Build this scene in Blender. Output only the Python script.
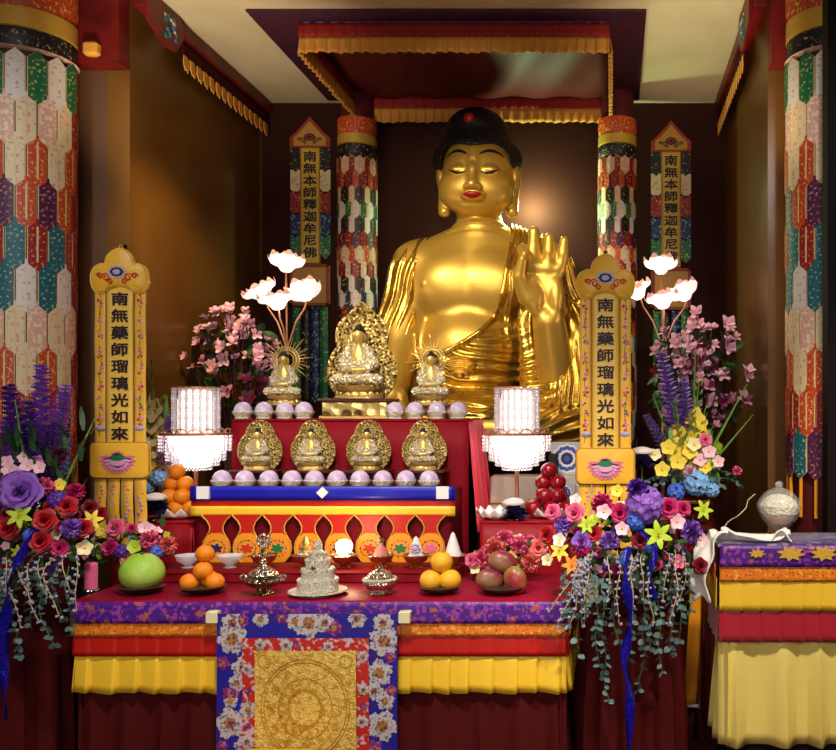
import bpy, math, random
import numpy as np
from mathutils import Vector, Matrix, Euler

PI = math.pi
sc = bpy.context.scene
COL = sc.collection
for _o in list(bpy.data.objects):
    bpy.data.objects.remove(_o)

# ------------------------------------------------------------------ camera
F = 900.0                      # focal length in pixels of the 836 x 750 frame
EYE = 1.45
cam_d = bpy.data.cameras.new('camera')
cam = bpy.data.objects.new('camera', cam_d)
COL.objects.link(cam)
cam.location = (0, 0, EYE)
cam.rotation_euler = (PI / 2, 0, 0)
cam_d.sensor_fit = 'HORIZONTAL'
cam_d.sensor_width = 36.0
cam_d.lens = 36.0 * F / 836.0
cam_d.shift_x = -(613 - 418) / 836.0
cam_d.shift_y = (410 - 375) / 836.0
cam_d.clip_start = 0.05
sc.camera = cam

# ------------------------------------------------------------------ exposure
sc.view_settings.view_transform = 'Standard'
sc.view_settings.look = 'None'
sc.view_settings.gamma = 1.0
sc.view_settings.exposure = 0.0
sc.view_settings.use_curve_mapping = False
sc.cycles.use_denoising = True
sc.cycles.max_bounces = 8
sc.cycles.diffuse_bounces = 3
sc.cycles.glossy_bounces = 3
sc.cycles.transmission_bounces = 8
sc.cycles.transparent_max_bounces = 8
sc.cycles.sample_clamp_indirect = 4.0
sc.cycles.caustics_reflective = False
sc.cycles.caustics_refractive = False

def lin(c):
    return tuple((x / 12.92 if x <= 0.04045 else ((x + 0.055) / 1.055) ** 2.4) for x in c)

def rgb(r, g, b):
    return lin((r / 255.0, g / 255.0, b / 255.0))

# ------------------------------------------------------------------ world and lights
w = bpy.data.worlds.new('world')
sc.world = w
w.use_nodes = True
bg = w.node_tree.nodes['Background']
bg.inputs[0].default_value = (1.0, 0.72, 0.52, 1)
bg.inputs[1].default_value = 0.06

def area(name, loc, target, size, power, color, size_y=None, spread=PI):
    d = bpy.data.lights.new(name, 'AREA')
    d.energy = power
    d.color = color
    d.size = size
    if size_y:
        d.shape = 'RECTANGLE'
        d.size_y = size_y
    d.spread = spread
    o = bpy.data.objects.new(name, d)
    COL.objects.link(o)
    o.location = loc
    o.rotation_euler = (Vector(target) - Vector(loc)).to_track_quat('-Z', 'Y').to_euler()
    o['kind'] = 'helper'
    return o

def spot(name, loc, target, power, color, angle, blend=0.5, size=0.05):
    d = bpy.data.lights.new(name, 'SPOT')
    d.energy = power
    d.color = color
    d.spot_size = math.radians(angle)
    d.spot_blend = blend
    d.shadow_soft_size = size
    o = bpy.data.objects.new(name, d)
    COL.objects.link(o)
    o.location = loc
    o.rotation_euler = (Vector(target) - Vector(loc)).to_track_quat('-Z', 'Y').to_euler()
    o['kind'] = 'helper'
    return o

def point(name, loc, power, color, size=0.04):
    d = bpy.data.lights.new(name, 'POINT')
    d.energy = power
    d.color = color
    d.shadow_soft_size = size
    o = bpy.data.objects.new(name, d)
    COL.objects.link(o)
    o.location = loc
    o['kind'] = 'helper'
    return o

# daylight from the open hall behind the camera, ceiling spots over the altar, added fill spots
area('hall_daylight', (-0.9, -1.2, 2.1), (-0.8, 4.0, 0.8), 2.6, 24, (1.0, 0.90, 0.84), 1.5, math.radians(100))
spot('ceiling_spot_statue', (-1.75, 2.35, 3.2), (-0.78, 4.9, 2.0), 300, (1.0, 0.84, 0.6), 36, 0.7, 0.07)
spot('ceiling_spot_statue_right', (-0.55, 2.2, 3.2), (-0.76, 4.8, 2.45), 110, (1.0, 0.84, 0.6), 36, 0.7, 0.07)
spot('ceiling_spot_altar', (-0.6, 1.9, 3.2), (-1.0, 3.5, 0.7), 300, (1.0, 0.90, 0.88), 60, 0.8, 0.15)
spot('ceiling_spot_side_table', (1.0, 1.6, 3.2), (0.60, 3.3, 0.6), 330, (1.0, 0.88, 0.7), 50, 0.8, 0.1)
spot('ceiling_spot_left_column', (-2.2, 1.8, 3.1), (-2.5, 3.8, 1.9), 60, (0.9, 0.95, 1.0), 60, 0.8, 0.1)
spot('ceiling_spot_right_column', (0.9, 1.8, 3.1), (0.95, 3.8, 1.9), 60, (0.9, 0.95, 1.0), 60, 0.8, 0.1)
spot('wall_washer_left', (-1.55, 3.6, 3.1), (-2.18, 4.60, 1.95), 120, (1.0, 0.74, 0.30), 44, 0.9, 0.05)
spot('fill_spot_tiers', (-1.5, 2.6, 3.25), (-1.2, 4.0, 1.25), 110, (1.0, 0.9, 0.74), 34, 0.8, 0.04)  # added fill that brightens the figurines, no fixture of the room
spot('wall_washer_right', (0.25, 3.6, 3.1), (0.70, 4.40, 1.6), 45, (1.0, 0.80, 0.5), 46, 0.9, 0.05)
spot('ceiling_fill_left', (-1.95, 3.3, 2.2), (-1.98, 4.55, 3.36), 70, (1.0, 0.88, 0.66), 62, 0.9, 0.08)  # added fill brightening the ceiling left of the canopy, no cove there
spot('ceiling_fill_right', (0.50, 3.3, 2.2), (0.46, 4.65, 3.36), 60, (1.0, 0.86, 0.60), 56, 0.9, 0.08)  # same added fill for the ceiling right of the canopy
point('statue_back_lamp', (-0.50, 5.47, 2.69), 24.0, (0.72, 1.0, 0.5), 0.04)

def P(px, py, Y):
    return Vector(((px - 613.0) / F * Y, Y, EYE + (410.0 - py) / F * Y))

# ------------------------------------------------------------------ materials
MATS = {}

def mat(name, col, rough=0.5, metal=0.0, spec=0.5, emit=0.0, ecol=None, bump=None, mix=None,
        sheen=0.0, trans=0.0, ior=1.45, coat=0.0, alpha=1.0):
    """bump=(scale, strength, kind); mix=(colour2, scale, kind, lo, hi)"""
    if name in MATS:
        return MATS[name]
    m = bpy.data.materials.new(name)
    m.use_nodes = True
    nt = m.node_tree
    b = nt.nodes['Principled BSDF']
    b.inputs['Base Color'].default_value = (*col, 1)
    b.inputs['Roughness'].default_value = rough
    b.inputs['Metallic'].default_value = metal
    b.inputs['Specular IOR Level'].default_value = spec
    b.inputs['IOR'].default_value = ior
    b.inputs['Transmission Weight'].default_value = trans
    b.inputs['Coat Weight'].default_value = coat
    b.inputs['Sheen Weight'].default_value = sheen
    b.inputs['Alpha'].default_value = alpha
    if emit:
        b.inputs['Emission Color'].default_value = (*(ecol or col), 1)
        b.inputs['Emission Strength'].default_value = emit
    tc = None
    def coords():
        nonlocal tc
        if tc is None:
            tc = nt.nodes.new('ShaderNodeTexCoord')
        return tc.outputs['Object']
    def tex(kind, scale):
        if kind == 'voronoi':
            t = nt.nodes.new('ShaderNodeTexVoronoi')
            out = 'Distance'
        elif kind == 'crackle':
            t = nt.nodes.new('ShaderNodeTexVoronoi')
            t.feature = 'DISTANCE_TO_EDGE'
            out = 'Distance'
        elif kind == 'wave':
            t = nt.nodes.new('ShaderNodeTexWave')
            t.inputs['Distortion'].default_value = 3.0
            out = 'Fac'
        elif kind == 'weave':
            t = nt.nodes.new('ShaderNodeTexMagic')
            t.inputs['Distortion'].default_value = 1.2
            out = 'Fac'
        else:
            t = nt.nodes.new('ShaderNodeTexNoise')
            t.inputs['Detail'].default_value = 3.0
            out = 'Fac'
        t.inputs['Scale'].default_value = scale
        nt.links.new(coords(), t.inputs['Vector'])
        return t.outputs[out]
    if mix:
        mixes = mix if isinstance(mix, list) else [mix]
        last = None
        for (c2, scale, kind, lo, hi) in mixes:
            r = nt.nodes.new('ShaderNodeMapRange')
            r.inputs['From Min'].default_value = lo
            r.inputs['From Max'].default_value = hi
            nt.links.new(tex(kind, scale), r.inputs['Value'])
            mx = nt.nodes.new('ShaderNodeMix')
            mx.data_type = 'RGBA'
            nt.links.new(r.outputs[0], mx.inputs[0])
            if last is None:
                mx.inputs[6].default_value = (*col, 1)
            else:
                nt.links.new(last, mx.inputs[6])
            mx.inputs[7].default_value = (*c2, 1)
            last = mx.outputs[2]
        nt.links.new(last, b.inputs['Base Color'])
    if bump:
        bn = nt.nodes.new('ShaderNodeBump')
        bn.inputs['Strength'].default_value = bump[1]
        bn.inputs['Distance'].default_value = 0.01
        nt.links.new(tex(bump[2] if len(bump) > 2 else 'noise', bump[0]), bn.inputs['Height'])
        nt.links.new(bn.outputs[0], b.inputs['Normal'])
    MATS[name] = m
    return m

# ------------------------------------------------------------------ mesh helper
class MB:
    def __init__(s):
        s.v = []; s.f = []; s.m = []; s.cur = 0
    def add(s, vs, fs):
        n = len(s.v)
        s.v.extend([tuple(p) for p in vs])
        s.f.extend([tuple(i + n for i in f) for f in fs])
        s.m.extend([s.cur] * len(fs))
        return s
    def box(s, a, b):
        x0, y0, z0 = a; x1, y1, z1 = b
        vs = [(x0, y0, z0), (x1, y0, z0), (x1, y1, z0), (x0, y1, z0), (x0, y0, z1), (x1, y0, z1), (x1, y1, z1), (x0, y1, z1)]
        return s.add(vs, [(0, 3, 2, 1), (4, 5, 6, 7), (0, 1, 5, 4), (1, 2, 6, 5), (2, 3, 7, 6), (3, 0, 4, 7)])
    def cbox(s, a, b, c):
        """box with chamfered edges, chamfer c"""
        x0, y0, z0 = a; x1, y1, z1 = b
        pts = []
        for z, i in ((z0, c), (z0 + c, 0), (z1 - c, 0), (z1, c)):
            pts.append([(x0 + c + i * .7, y0 + i, z), (x1 - c - i * .7, y0 + i, z), (x1 - i, y0 + c + i * .7, z), (x1 - i, y1 - c - i * .7, z),
                        (x1 - c - i * .7, y1 - i, z), (x0 + c + i * .7, y1 - i, z), (x0 + i, y1 - c - i * .7, z), (x0 + i, y0 + c + i * .7, z)])
        return s.rings(pts, closed=True, caps=True)
    def rings(s, rs, closed=True, caps=False):
        n = len(rs[0]); vs = [p for r in rs for p in r]; fs = []
        for i in range(len(rs) - 1):
            for j in range(n if closed else n - 1):
                k = (j + 1) % n
                fs.append((i * n + j, i * n + k, (i + 1) * n + k, (i + 1) * n + j))
        if caps:
            fs.append(tuple(range(n - 1, -1, -1)))
            fs.append(tuple((len(rs) - 1) * n + j for j in range(n)))
        return s.add(vs, fs)
    def lathe(s, prof, n=24, c=(0, 0, 0), sx=1, sy=1, lobes=0, lobe=0.0):
        rs = []
        for r, z in prof:
            ring = []
            for i in range(n):
                a = 2 * PI * i / n
                k = 1 + lobe * abs(math.sin(a * lobes / 2)) if lobes else 1
                ring.append((c[0] + r * k * sx * math.cos(a), c[1] + r * k * sy * math.sin(a), c[2] + z))
            rs.append(ring)
        return s.rings(rs, True, True)
    def tube(s, path, rad, n=8, caps=True):
        path = [Vector(p) for p in path]
        if not hasattr(rad, '__len__'):
            rad = [rad] * len(path)
        rs = []; up = None
        for i, p in enumerate(path):
            t = (path[min(i + 1, len(path) - 1)] - path[max(i - 1, 0)])
            if t.length < 1e-9:
                t = Vector((0, 0, 1))
            t.normalize()
            if up is None:
                up = Vector((0, 0, 1)) if abs(t.z) < 0.9 else Vector((1, 0, 0))
            a = t.cross(up).normalized(); b = a.cross(t).normalized(); up = b
            rs.append([p + (a * math.cos(2 * PI * j / n) + b * math.sin(2 * PI * j / n)) * rad[i] for j in range(n)])
        return s.rings(rs, True, caps)
    def ball(s, c, r, n=12, m=8, sc_=(1, 1, 1)):
        rs = []
        for i in range(m + 1):
            th = PI * (i / m)
            th = min(max(th, 0.05), PI - 0.05)
            rs.append([(c[0] + r * sc_[0] * math.sin(th) * math.cos(2 * PI * j / n), c[1] + r * sc_[1] * math.sin(th) * math.sin(2 * PI * j / n), c[2] - r * sc_[2] * math.cos(th)) for j in range(n)])
        return s.rings(rs, True, True)
    def grid(s, fn, nu, nv, thick=None):
        vs = [fn(i / nu, j / nv) for j in range(nv + 1) for i in range(nu + 1)]
        fs = [(j * (nu + 1) + i, j * (nu + 1) + i + 1, (j + 1) * (nu + 1) + i + 1, (j + 1) * (nu + 1) + i) for j in range(nv) for i in range(nu)]
        return s.add(vs, fs)
    def prism(s, poly, y0, y1, c=(0, 0, 0)):
        """outline in x,z extruded from y0 (front) to y1 (back)"""
        n = len(poly)
        vs = [(c[0] + x, c[1] + y0, c[2] + z) for x, z in poly] + [(c[0] + x, c[1] + y1, c[2] + z) for x, z in poly]
        fs = [tuple(range(n)), tuple(range(2 * n - 1, n - 1, -1))]
        fs += [(i, i + n, (i + 1) % n + n, (i + 1) % n) for i in range(n)]
        return s.add(vs, fs)
    def xform(s, M, start=0):
        for i in range(start, len(s.v)):
            s.v[i] = tuple(M @ Vector(s.v[i]))
        return s
    def mesh(s, name, mats, smooth=True, angle=40):
        me = bpy.data.meshes.new(name)
        me.from_pydata(s.v, [], s.f)
        ms = mats if isinstance(mats, (list, tuple)) else [mats]
        for m in ms:
            me.materials.append(m)
        if len(ms) > 1:
            me.polygons.foreach_set('material_index', s.m)
        if smooth:
            me.polygons.foreach_set('use_smooth', [True] * len(me.polygons))
            try:
                me.set_sharp_from_angle(angle=math.radians(angle))
            except Exception:
                pass
        me.update()
        return me
    def build(s, name, mats, parent=None, smooth=True, angle=40, thick=0, offset=None):
        me = s.mesh(name, mats, smooth, angle)
        o = link(name, me, parent)
        if offset is not None:
            me.transform(Matrix.Translation(-Vector(offset)))
        if thick:
            md = o.modifiers.new('thickness', 'SOLIDIFY')
            md.thickness = thick
            md.offset = 0
        return o

def link(name, me, parent=None):
    o = bpy.data.objects.new(name, me)
    COL.objects.link(o)
    if parent is not None:
        o.parent = parent
    return o

def tag(o, label, cat, group=None, kind=None):
    o['label'] = label
    o['category'] = cat
    if group:
        o['group'] = group
    if kind:
        o['kind'] = kind
    return o

def root(name, loc, label, cat, group=None, rz=0, scale=1):
    o = bpy.data.objects.new(name, None)
    COL.objects.link(o)
    o.empty_display_size = 0.05
    o.location = loc
    o.rotation_euler = (0, 0, rz)
    o.scale = (scale,) * 3
    return tag(o, label, cat, group)

def place(o, loc, rz=0, scale=1):
    """stand a finished thing somewhere"""
    o.location = loc
    o.rotation_euler = (0, 0, rz)
    o.scale = (scale,) * 3
    return o

def dup(o, loc=None, rz=None, scale=None, label=None, group=None, parent=None):
    c = o.copy()
    COL.objects.link(c)
    if parent is not None:
        c.parent = parent
    for ch in list(o.children):
        dup(ch, parent=c)
    if loc is not None:
        c.location = loc
    if rz is not None:
        c.rotation_euler = (0, 0, rz)
    if scale is not None:
        c.scale = (scale,) * 3
    if label:
        c['label'] = label
    if group:
        c['group'] = group
    return c

def struct(name, mb, m, **k):
    o = mb.build(name, m, **k)
    o['kind'] = 'structure'
    return o

# ------------------------------------------------------------------ signed distance sculpting
class SDF:
    def __init__(s, lo, hi, h):
        s.h = h
        s.lo = np.array(lo, np.float32)
        s.n = [int(round((hi[i] - lo[i]) / h)) + 1 for i in range(3)]
        s.f = np.full(s.n, 1e3, np.float32)
        s.ax = [s.lo[i] + h * np.arange(s.n[i], dtype=np.float32) for i in range(3)]
    def win(s, lo, hi):
        sl = []
        for i in range(3):
            a = max(0, int((lo[i] - s.lo[i]) / s.h)); b = min(s.n[i], int((hi[i] - s.lo[i]) / s.h) + 2)
            sl.append(slice(a, max(a, b)))
        g = np.meshgrid(*[s.ax[i][sl[i]] for i in range(3)], indexing='ij', sparse=True)
        return tuple(sl), g
    def put(s, sl, d, k):
        a = s.f[sl]
        if k > 0:
            hh = np.clip(0.5 + 0.5 * (a - d) / k, 0, 1)
            s.f[sl] = a * (1 - hh) + d * hh - k * hh * (1 - hh)
        else:
            s.f[sl] = np.minimum(a, d)
    def ell(s, c, r, k=6.0, rot=None):
        m = max(r) + k * 1.5 + 3 * s.h
        sl, (x, y, z) = s.win([c[i] - m for i in range(3)], [c[i] + m for i in range(3)])
        x = x - c[0]; y = y - c[1]; z = z - c[2]
        if rot is not None:
            R = np.array(Euler([math.radians(q) for q in rot]).to_matrix().transposed())
            x, y, z = (R[0][0] * x + R[0][1] * y + R[0][2] * z, R[1][0] * x + R[1][1] * y + R[1][2] * z, R[2][0] * x + R[2][1] * y + R[2][2] * z)
        q = np.sqrt((x / r[0]) ** 2 + (y / r[1]) ** 2 + (z / r[2]) ** 2)
        q2 = np.sqrt((x / r[0] ** 2) ** 2 + (y / r[1] ** 2) ** 2 + (z / r[2] ** 2) ** 2) + 1e-6
        s.put(sl, (q * (q - 1) / q2).astype(np.float32), k)
        return s
    def cap(s, a, b, ra, rb, k=6.0):
        m = max(ra, rb) + k * 1.5 + 3 * s.h
        sl, (x, y, z) = s.win([min(a[i], b[i]) - m for i in range(3)], [max(a[i], b[i]) + m for i in range(3)])
        d = [b[i] - a[i] for i in range(3)]
        L = sum(q * q for q in d) + 1e-9
        t = np.clip(((x - a[0]) * d[0] + (y - a[1]) * d[1] + (z - a[2]) * d[2]) / L, 0, 1)
        q = np.sqrt((x - a[0] - t * d[0]) ** 2 + (y - a[1] - t * d[1]) ** 2 + (z - a[2] - t * d[2]) ** 2)
        s.put(sl, (q - (ra + (rb - ra) * t)).astype(np.float32), k)
        return s
    def chain(s, pts, rads, k=6.0, k0=None):
        for i in range(len(pts) - 1):
            s.cap(pts[i], pts[i + 1], rads[i], rads[i + 1], (k0 if (i == 0 and k0 is not None) else k))
        return s
    def full(s):
        return np.meshgrid(*s.ax, indexing='ij', sparse=True)
    def polygonize(s):
        f = s.f; n = s.n; h = s.h
        ins = f < 0
        cn = (n[0] - 1, n[1] - 1, n[2] - 1)
        total = cn[0] * cn[1] * cn[2]
        acc = [np.zeros(total), np.zeros(total), np.zeros(total)]; cnt = np.zeros(total)
        quads = []
        def cid(i, j, k):
            return (i * cn[1] + j) * cn[2] + k
        for ax in range(3):
            sl0 = [slice(None)] * 3; sl1 = [slice(None)] * 3
            sl0[ax] = slice(0, -1); sl1[ax] = slice(1, None)
            sl0, sl1 = tuple(sl0), tuple(sl1)
            cr = ins[sl0] != ins[sl1]
            idx = np.argwhere(cr)
            o1, o2 = [(1, 2), (2, 0), (0, 1)][ax]
            ok = (idx[:, o1] > 0) & (idx[:, o1] < n[o1] - 1) & (idx[:, o2] > 0) & (idx[:, o2] < n[o2] - 1)
            idx = idx[ok]
            i0 = tuple(idx.T)
            i1 = idx.copy(); i1[:, ax] += 1
            f0 = f[i0]; f1 = f[tuple(i1.T)]
            t = f0 / (f0 - f1)
            p = idx.astype(np.float64)
            p[:, ax] += t
            ids = []
            for (d1, d2) in ((-1, -1), (0, -1), (0, 0), (-1, 0)):
                q = idx.copy(); q[:, o1] += d1; q[:, o2] += d2
                c = cid(q[:, 0], q[:, 1], q[:, 2])
                ids.append(c)
                for a in range(3):
                    acc[a] += np.bincount(c, weights=p[:, a], minlength=total)
                cnt += np.bincount(c, minlength=total)
            q = np.stack(ids, 1)
            flip = ~ins[i0]
            q[flip] = q[flip][:, ::-1]
            quads.append(q)
        act = np.nonzero(cnt > 0)[0]
        remap = np.full(total, -1, np.int64); remap[act] = np.arange(len(act))
        v = np.stack([acc[a][act] / cnt[act] for a in range(3)], 1) * h + s.lo
        q = remap[np.concatenate(quads)]
        return v.astype(np.float32), q
    def mesh(s, name, m, tf=None, smooth_iter=1):
        v, q = s.polygonize()
        for _ in range(smooth_iter):      # light Laplacian pass
            acc = np.zeros_like(v, dtype=np.float64); c = np.zeros(len(v))
            for a, b in ((0, 1), (1, 2), (2, 3), (3, 0)):
                for d in range(3):
                    acc[:, d] += np.bincount(q[:, a], weights=v[q[:, b], d], minlength=len(v))
                    acc[:, d] += np.bincount(q[:, b], weights=v[q[:, a], d], minlength=len(v))
                c += np.bincount(q[:, a], minlength=len(v)) + np.bincount(q[:, b], minlength=len(v))
            v = (0.5 * v + 0.5 * acc / np.maximum(c, 1)[:, None]).astype(np.float32)
        if tf is not None:
            v = tf(v)
        me = bpy.data.meshes.new(name)
        me.vertices.add(len(v)); me.vertices.foreach_set('co', np.ascontiguousarray(v, np.float32).ravel())
        me.loops.add(q.size); me.loops.foreach_set('vertex_index', q.astype(np.int32).ravel())
        me.polygons.add(len(q)); me.polygons.foreach_set('loop_start', np.arange(0, q.size, 4, dtype=np.int32))
        me.polygons.foreach_set('use_smooth', np.ones(len(q), bool))
        me.update(calc_edges=True)
        me.materials.append(m)
        return me

def poly_sdf(x, z, poly):
    d = None; s = None
    n = len(poly)
    for i in range(n):
        ax, az = poly[i]; bx, bz = poly[(i + 1) % n]
        ex, ez = bx - ax, bz - az
        wx = x - ax; wz = z - az
        t = np.clip((wx * ex + wz * ez) / (ex * ex + ez * ez + 1e-9), 0, 1)
        q = (wx - ex * t) ** 2 + (wz - ez * t) ** 2
        cross = ((az > z) != (bz > z)) & (x < (bx - ax) * (z - az) / ((bz - az) if abs(bz - az) > 1e-9 else 1e-9) + ax)
        d = q if d is None else np.minimum(d, q)
        s = cross if s is None else s ^ cross
    d = np.sqrt(d)
    return np.where(s, -d, d).astype(np.float32)

def sstep(x, a, b):
    t = np.clip((x - a) / (b - a), 0, 1)
    return t * t * (3 - 2 * t)
# ================================================================== THE SETTING
M_ceil = mat('ceiling_plaster', rgb(232, 214, 172), 0.8, bump=(9, 0.25), mix=(rgb(205, 184, 138), 2.2, 'noise', 0.35, 0.75))
M_backwall = mat('maroon_wall_paint', rgb(52, 20, 12), 0.8, spec=0.2, bump=(40, 0.05))
M_sidewall = mat('brown_wall_paint', rgb(112, 76, 30), 0.32, bump=(30, 0.08), mix=(rgb(96, 60, 22), 3.0, 'noise', 0.3, 0.7))
M_frontwall = mat('taupe_wall_paint', rgb(92, 60, 36), 0.6, bump=(60, 0.1))
M_dark = mat('dark_stained_wood', rgb(20, 9, 8), 0.7, spec=0.15)
M_redwood = mat('red_lacquer_wood', rgb(120, 20, 16), 0.45, mix=(rgb(80, 10, 10), 5, 'noise', 0.4, 0.6))
M_floor = mat('dark_red_carpet', rgb(86, 28, 22), 0.9, bump=(300, 0.4))

ZC = 3.36
YB = 5.6
XL, XR = -2.185, 0.70
struct('floor', MB().box((-4, -1.5, -0.1), (2.5, 5.7, 0)), M_floor, smooth=False)
struct('ceiling', MB().box((-4, 1.6, ZC), (2.5, 5.7, ZC + 0.1)), M_ceil, smooth=False)
struct('wall_back', MB().box((XL - 0.2, YB, 0), (XR + 0.2, YB + 0.1, ZC)), M_backwall, smooth=False)
struct('wall_left', MB().box((XL - 0.1, 4.07, 0), (XL, YB, ZC)), M_sidewall, smooth=False)
struct('wall_right', MB().box((XR, 4.07, 0), (XR + 0.1, YB, ZC)), M_sidewall, smooth=False)
struct('wall_front_left', MB().box((-4, 4.07, 0), (XL - 0.1, 4.17, ZC)), M_frontwall, smooth=False)
struct('wall_front_right', MB().box((XR + 0.1, 4.07, 0), (2.5, 4.17, ZC)), M_frontwall, smooth=False)
struct('trim_1', MB().box((-3.4, 3.98, 2.985), (XL - 0.0, 4.068, ZC - 0.002)), M_redwood, smooth=False)
struct('trim_2', MB().box((XR, 3.98, 2.985), (1.9, 4.068, ZC - 0.002)), M_redwood, smooth=False)
# dark pier that closes the right edge of the view
struct('wall_pier', MB().box((0.855, 3.585, 0), (1.30, 3.675, ZC)), M_dark, smooth=False)
# ================================================================== THE GREAT STATUE
M_gold = mat('polished_gold', rgb(216, 174, 76), 0.36, 0.62, bump=(60, 0.02))
M_goldrobe = mat('gilded_robe', rgb(222, 182, 78), 0.27, 0.92, bump=(30, 0.03))
M_black = mat('black_lacquer', rgb(12, 12, 18), 0.5, bump=(55, 0.35, 'voronoi'))
M_ink = mat('black_paint', rgb(20, 12, 10), 0.5)
M_lip = mat('red_lip_paint', rgb(140, 6, 16), 0.4)
M_jewel = mat('red_jewel', rgb(150, 16, 10), 0.5)

U = 176.0
BX, BY, BZ = (474.5 - 613) / F * 5.06, 5.20, EYE - 24 / F * 5.1   # local pixel origin
def btf(v):
    return v / U
SX = lambda px: px - 477.0
SZ = lambda py: 430.0 - py
def Q(px, py, y):
    return (px - 477.0, y, 430.0 - py)

def statue():
    t = root('buddha_statue', (BX, BY, BZ), 'giant seated golden Buddha with black hair and one raised palm', 'statue')
    # ---- body
    B = SDF((-112, -100, -46), (152, 62, 232), 1.3)
    B.ell(Q(470, 275, 0), (56, 33, 50), 0)
    B.ell(Q(470, 345, 4), (60, 38, 58), 14)
    B.ell(Q(444, 281, -19), (30, 15, 26), 15)
    B.ell(Q(500, 281, -19), (30, 15, 26), 15)
    B.ell(Q(466, 345, -16), (40, 26, 34), 14)
    B.cap(Q(478, 236, 2), Q(478, 200, 0), 24, 21, 10)
    B.cap(Q(478, 228, 4), Q(430, 252, 4), 16, 20, 14)
    B.cap(Q(478, 228, 4), Q(526, 250, 4), 16, 20, 14)
    B.ell(Q(423, 262, 2), (20, 24, 25), 12)
    B.ell(Q(533, 260, 2), (24, 24, 25), 12)
    B.chain([Q(413, 258, 0), Q(402, 330, -8), Q(402, 384, -48)], [23, 22, 15], 10)
    B.chain([Q(545, 258, 0), Q(566, 350, 0), Q(561, 392, -28)], [24, 22, 19], 10)
    B.chain([Q(561, 394, -28), Q(553, 322, -62)], [21, 15.5], 8)
    B.ell(Q(492, 425, -32), (112, 66, 34), 12)
    # neck creases
    _, (x, y, z) = B.win((-400,) * 3, (400,) * 3)
    for pz in (213, 219, 226):
        zz = SZ(pz) - 0.004 * (x - 1) ** 2
        B.f += (1.1 * np.exp(-((z - zz) / 1.3) ** 2) * (np.abs(x) < 30) * (y < 5)).astype(np.float32)
    # line down the middle of the chest and nipple
    B.f += (0.7 * np.exp(-((x - SX(471)) / 6.0) ** 2) * sstep(z, SZ(300), SZ(280)) * (1 - sstep(z, SZ(262), SZ(240))) * (y < -10)).astype(np.float32)
    B.ell(Q(428, 282, -31), (2.6, 2.6, 2.6), 1.5)
    # raised hand: palm to the viewer
    B.ell(Q(549, 292, -66), (18, 9, 27), 5)
    B.ell(Q(538, 298, -72), (10, 9, 21), 5, (0, -14, 0))
    B.ell(Q(561, 300, -70), (7, 8, 20), 4)
    B.cap(Q(536, 271, -70), Q(562, 273, -68), 6.5, 6, 4)
    K = 1.1
    B.chain([Q(540, 272, -68), Q(539.5, 254, -70), Q(540, 239, -72)], [6.8, 6.3, 5.2], K, 3)
    B.chain([Q(552.5, 272, -68), Q(554, 257, -71), Q(554.5, 245, -73)], [6.6, 6.1, 5.0], K, 3)
    B.chain([Q(563.5, 275, -66), Q(567, 259, -69), Q(568.5, 247, -71)], [6.0, 5.5, 4.5], K, 3)
    B.chain([Q(534, 272, -72), Q(530, 257, -80), Q(533, 262, -87)], [6.2, 5.2, 4.0], K, 3)
    B.chain([Q(533, 300, -74), Q(527, 282, -82), Q(531, 267, -88)], [8.5, 6.4, 4.4], K, 4)
    # palm crease
    B.f += (1.3 * np.exp(-((np.sqrt((x - SX(533)) ** 2 + (z - SZ(302)) ** 2) - 17) / 1.5) ** 2) * (y < -62) * (x > SX(536)) * (x < SX(562)) * (z > SZ(312))).astype(np.float32)
    # lowered hand on the knee
    B.ell(Q(402, 396, -60), (13, 9, 17), 5)
    for i, (fx, ln) in enumerate(((391, 20), (398, 25), (405, 26), (412, 22))):
        B.chain([Q(fx, 404, -64), Q(fx - 1, 404 + ln * .6, -70), Q(fx - 1, 404 + ln, -72)], [4.6, 4.2, 3.4], K, 3)
    B.chain([Q(413, 392, -60), Q(419, 406, -66), Q(418, 416, -68)], [5.5, 4.8, 3.8], K, 3)
    B.f = np.maximum(B.f, (-44 - z).astype(np.float32))
    ob = link('body', B.mesh('body', M_gold, btf, 2), t)

    # ---- robe
    R = SDF((-116, -98, -46), (152, 66, 226), 1.3)
    k = 12
    R.ell(Q(470, 275, 0), (58, 35, 52), 0)
    R.ell(Q(470, 345, 4), (62, 40, 60), k)
    R.ell(Q(444, 281, -19), (31, 16, 27), k)
    R.ell(Q(500, 281, -19), (31, 16, 27), k)
    R.ell(Q(466, 345, -16), (42, 27, 36), k)
    R.cap(Q(460, 233, 4), Q(430, 252, 4), 15, 21, k)
    R.cap(Q(496, 230, 4), Q(526, 246, 4), 17, 23, k)
    R.ell(Q(422, 262, 2), (23, 26, 27), k)
    R.ell(Q(534, 262, 2), (27, 26, 28), k)
    R.chain([Q(410, 270, 0), Q(402, 330, -4), Q(398, 392, -20)], [25, 25, 26], k)
    R.chain([Q(548, 268, 0), Q(566, 330, 4), Q(572, 395, -6)], [27, 26, 30], k)
    R.cap(Q(566, 350, -26), Q(566, 400, -34), 21, 30, 8)
    R.ell(Q(492, 424, -32), (116, 68, 36), k)
    # far sleeve hanging under the raised wrist
    R.cap(Q(577, 305, -40), Q(586, 395, -30), 7, 13, 6)
    R.cap(Q(531, 312, -40), Q(536, 395, -36), 8, 14, 6)
    _, (x, y, z) = R.win((-400,) * 3, (400,) * 3)
    px = x + 477; py = 430 - z
    def fold(ph, sharp=1.0):
        s_ = 0.5 + 0.5 * np.cos(2 * PI * ph)
        return s_ ** sharp
    wob = 0.18 * np.sin(z * 0.11 + x * 0.05) + 0.12 * np.sin(z * 0.05 - x * 0.13)
    # fan from the viewer-right shoulder
    ang = np.arctan2(px - 524, py - 150 + 0 * x)
    fan = fold(ang * 16 + wob, 1.2)
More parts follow.
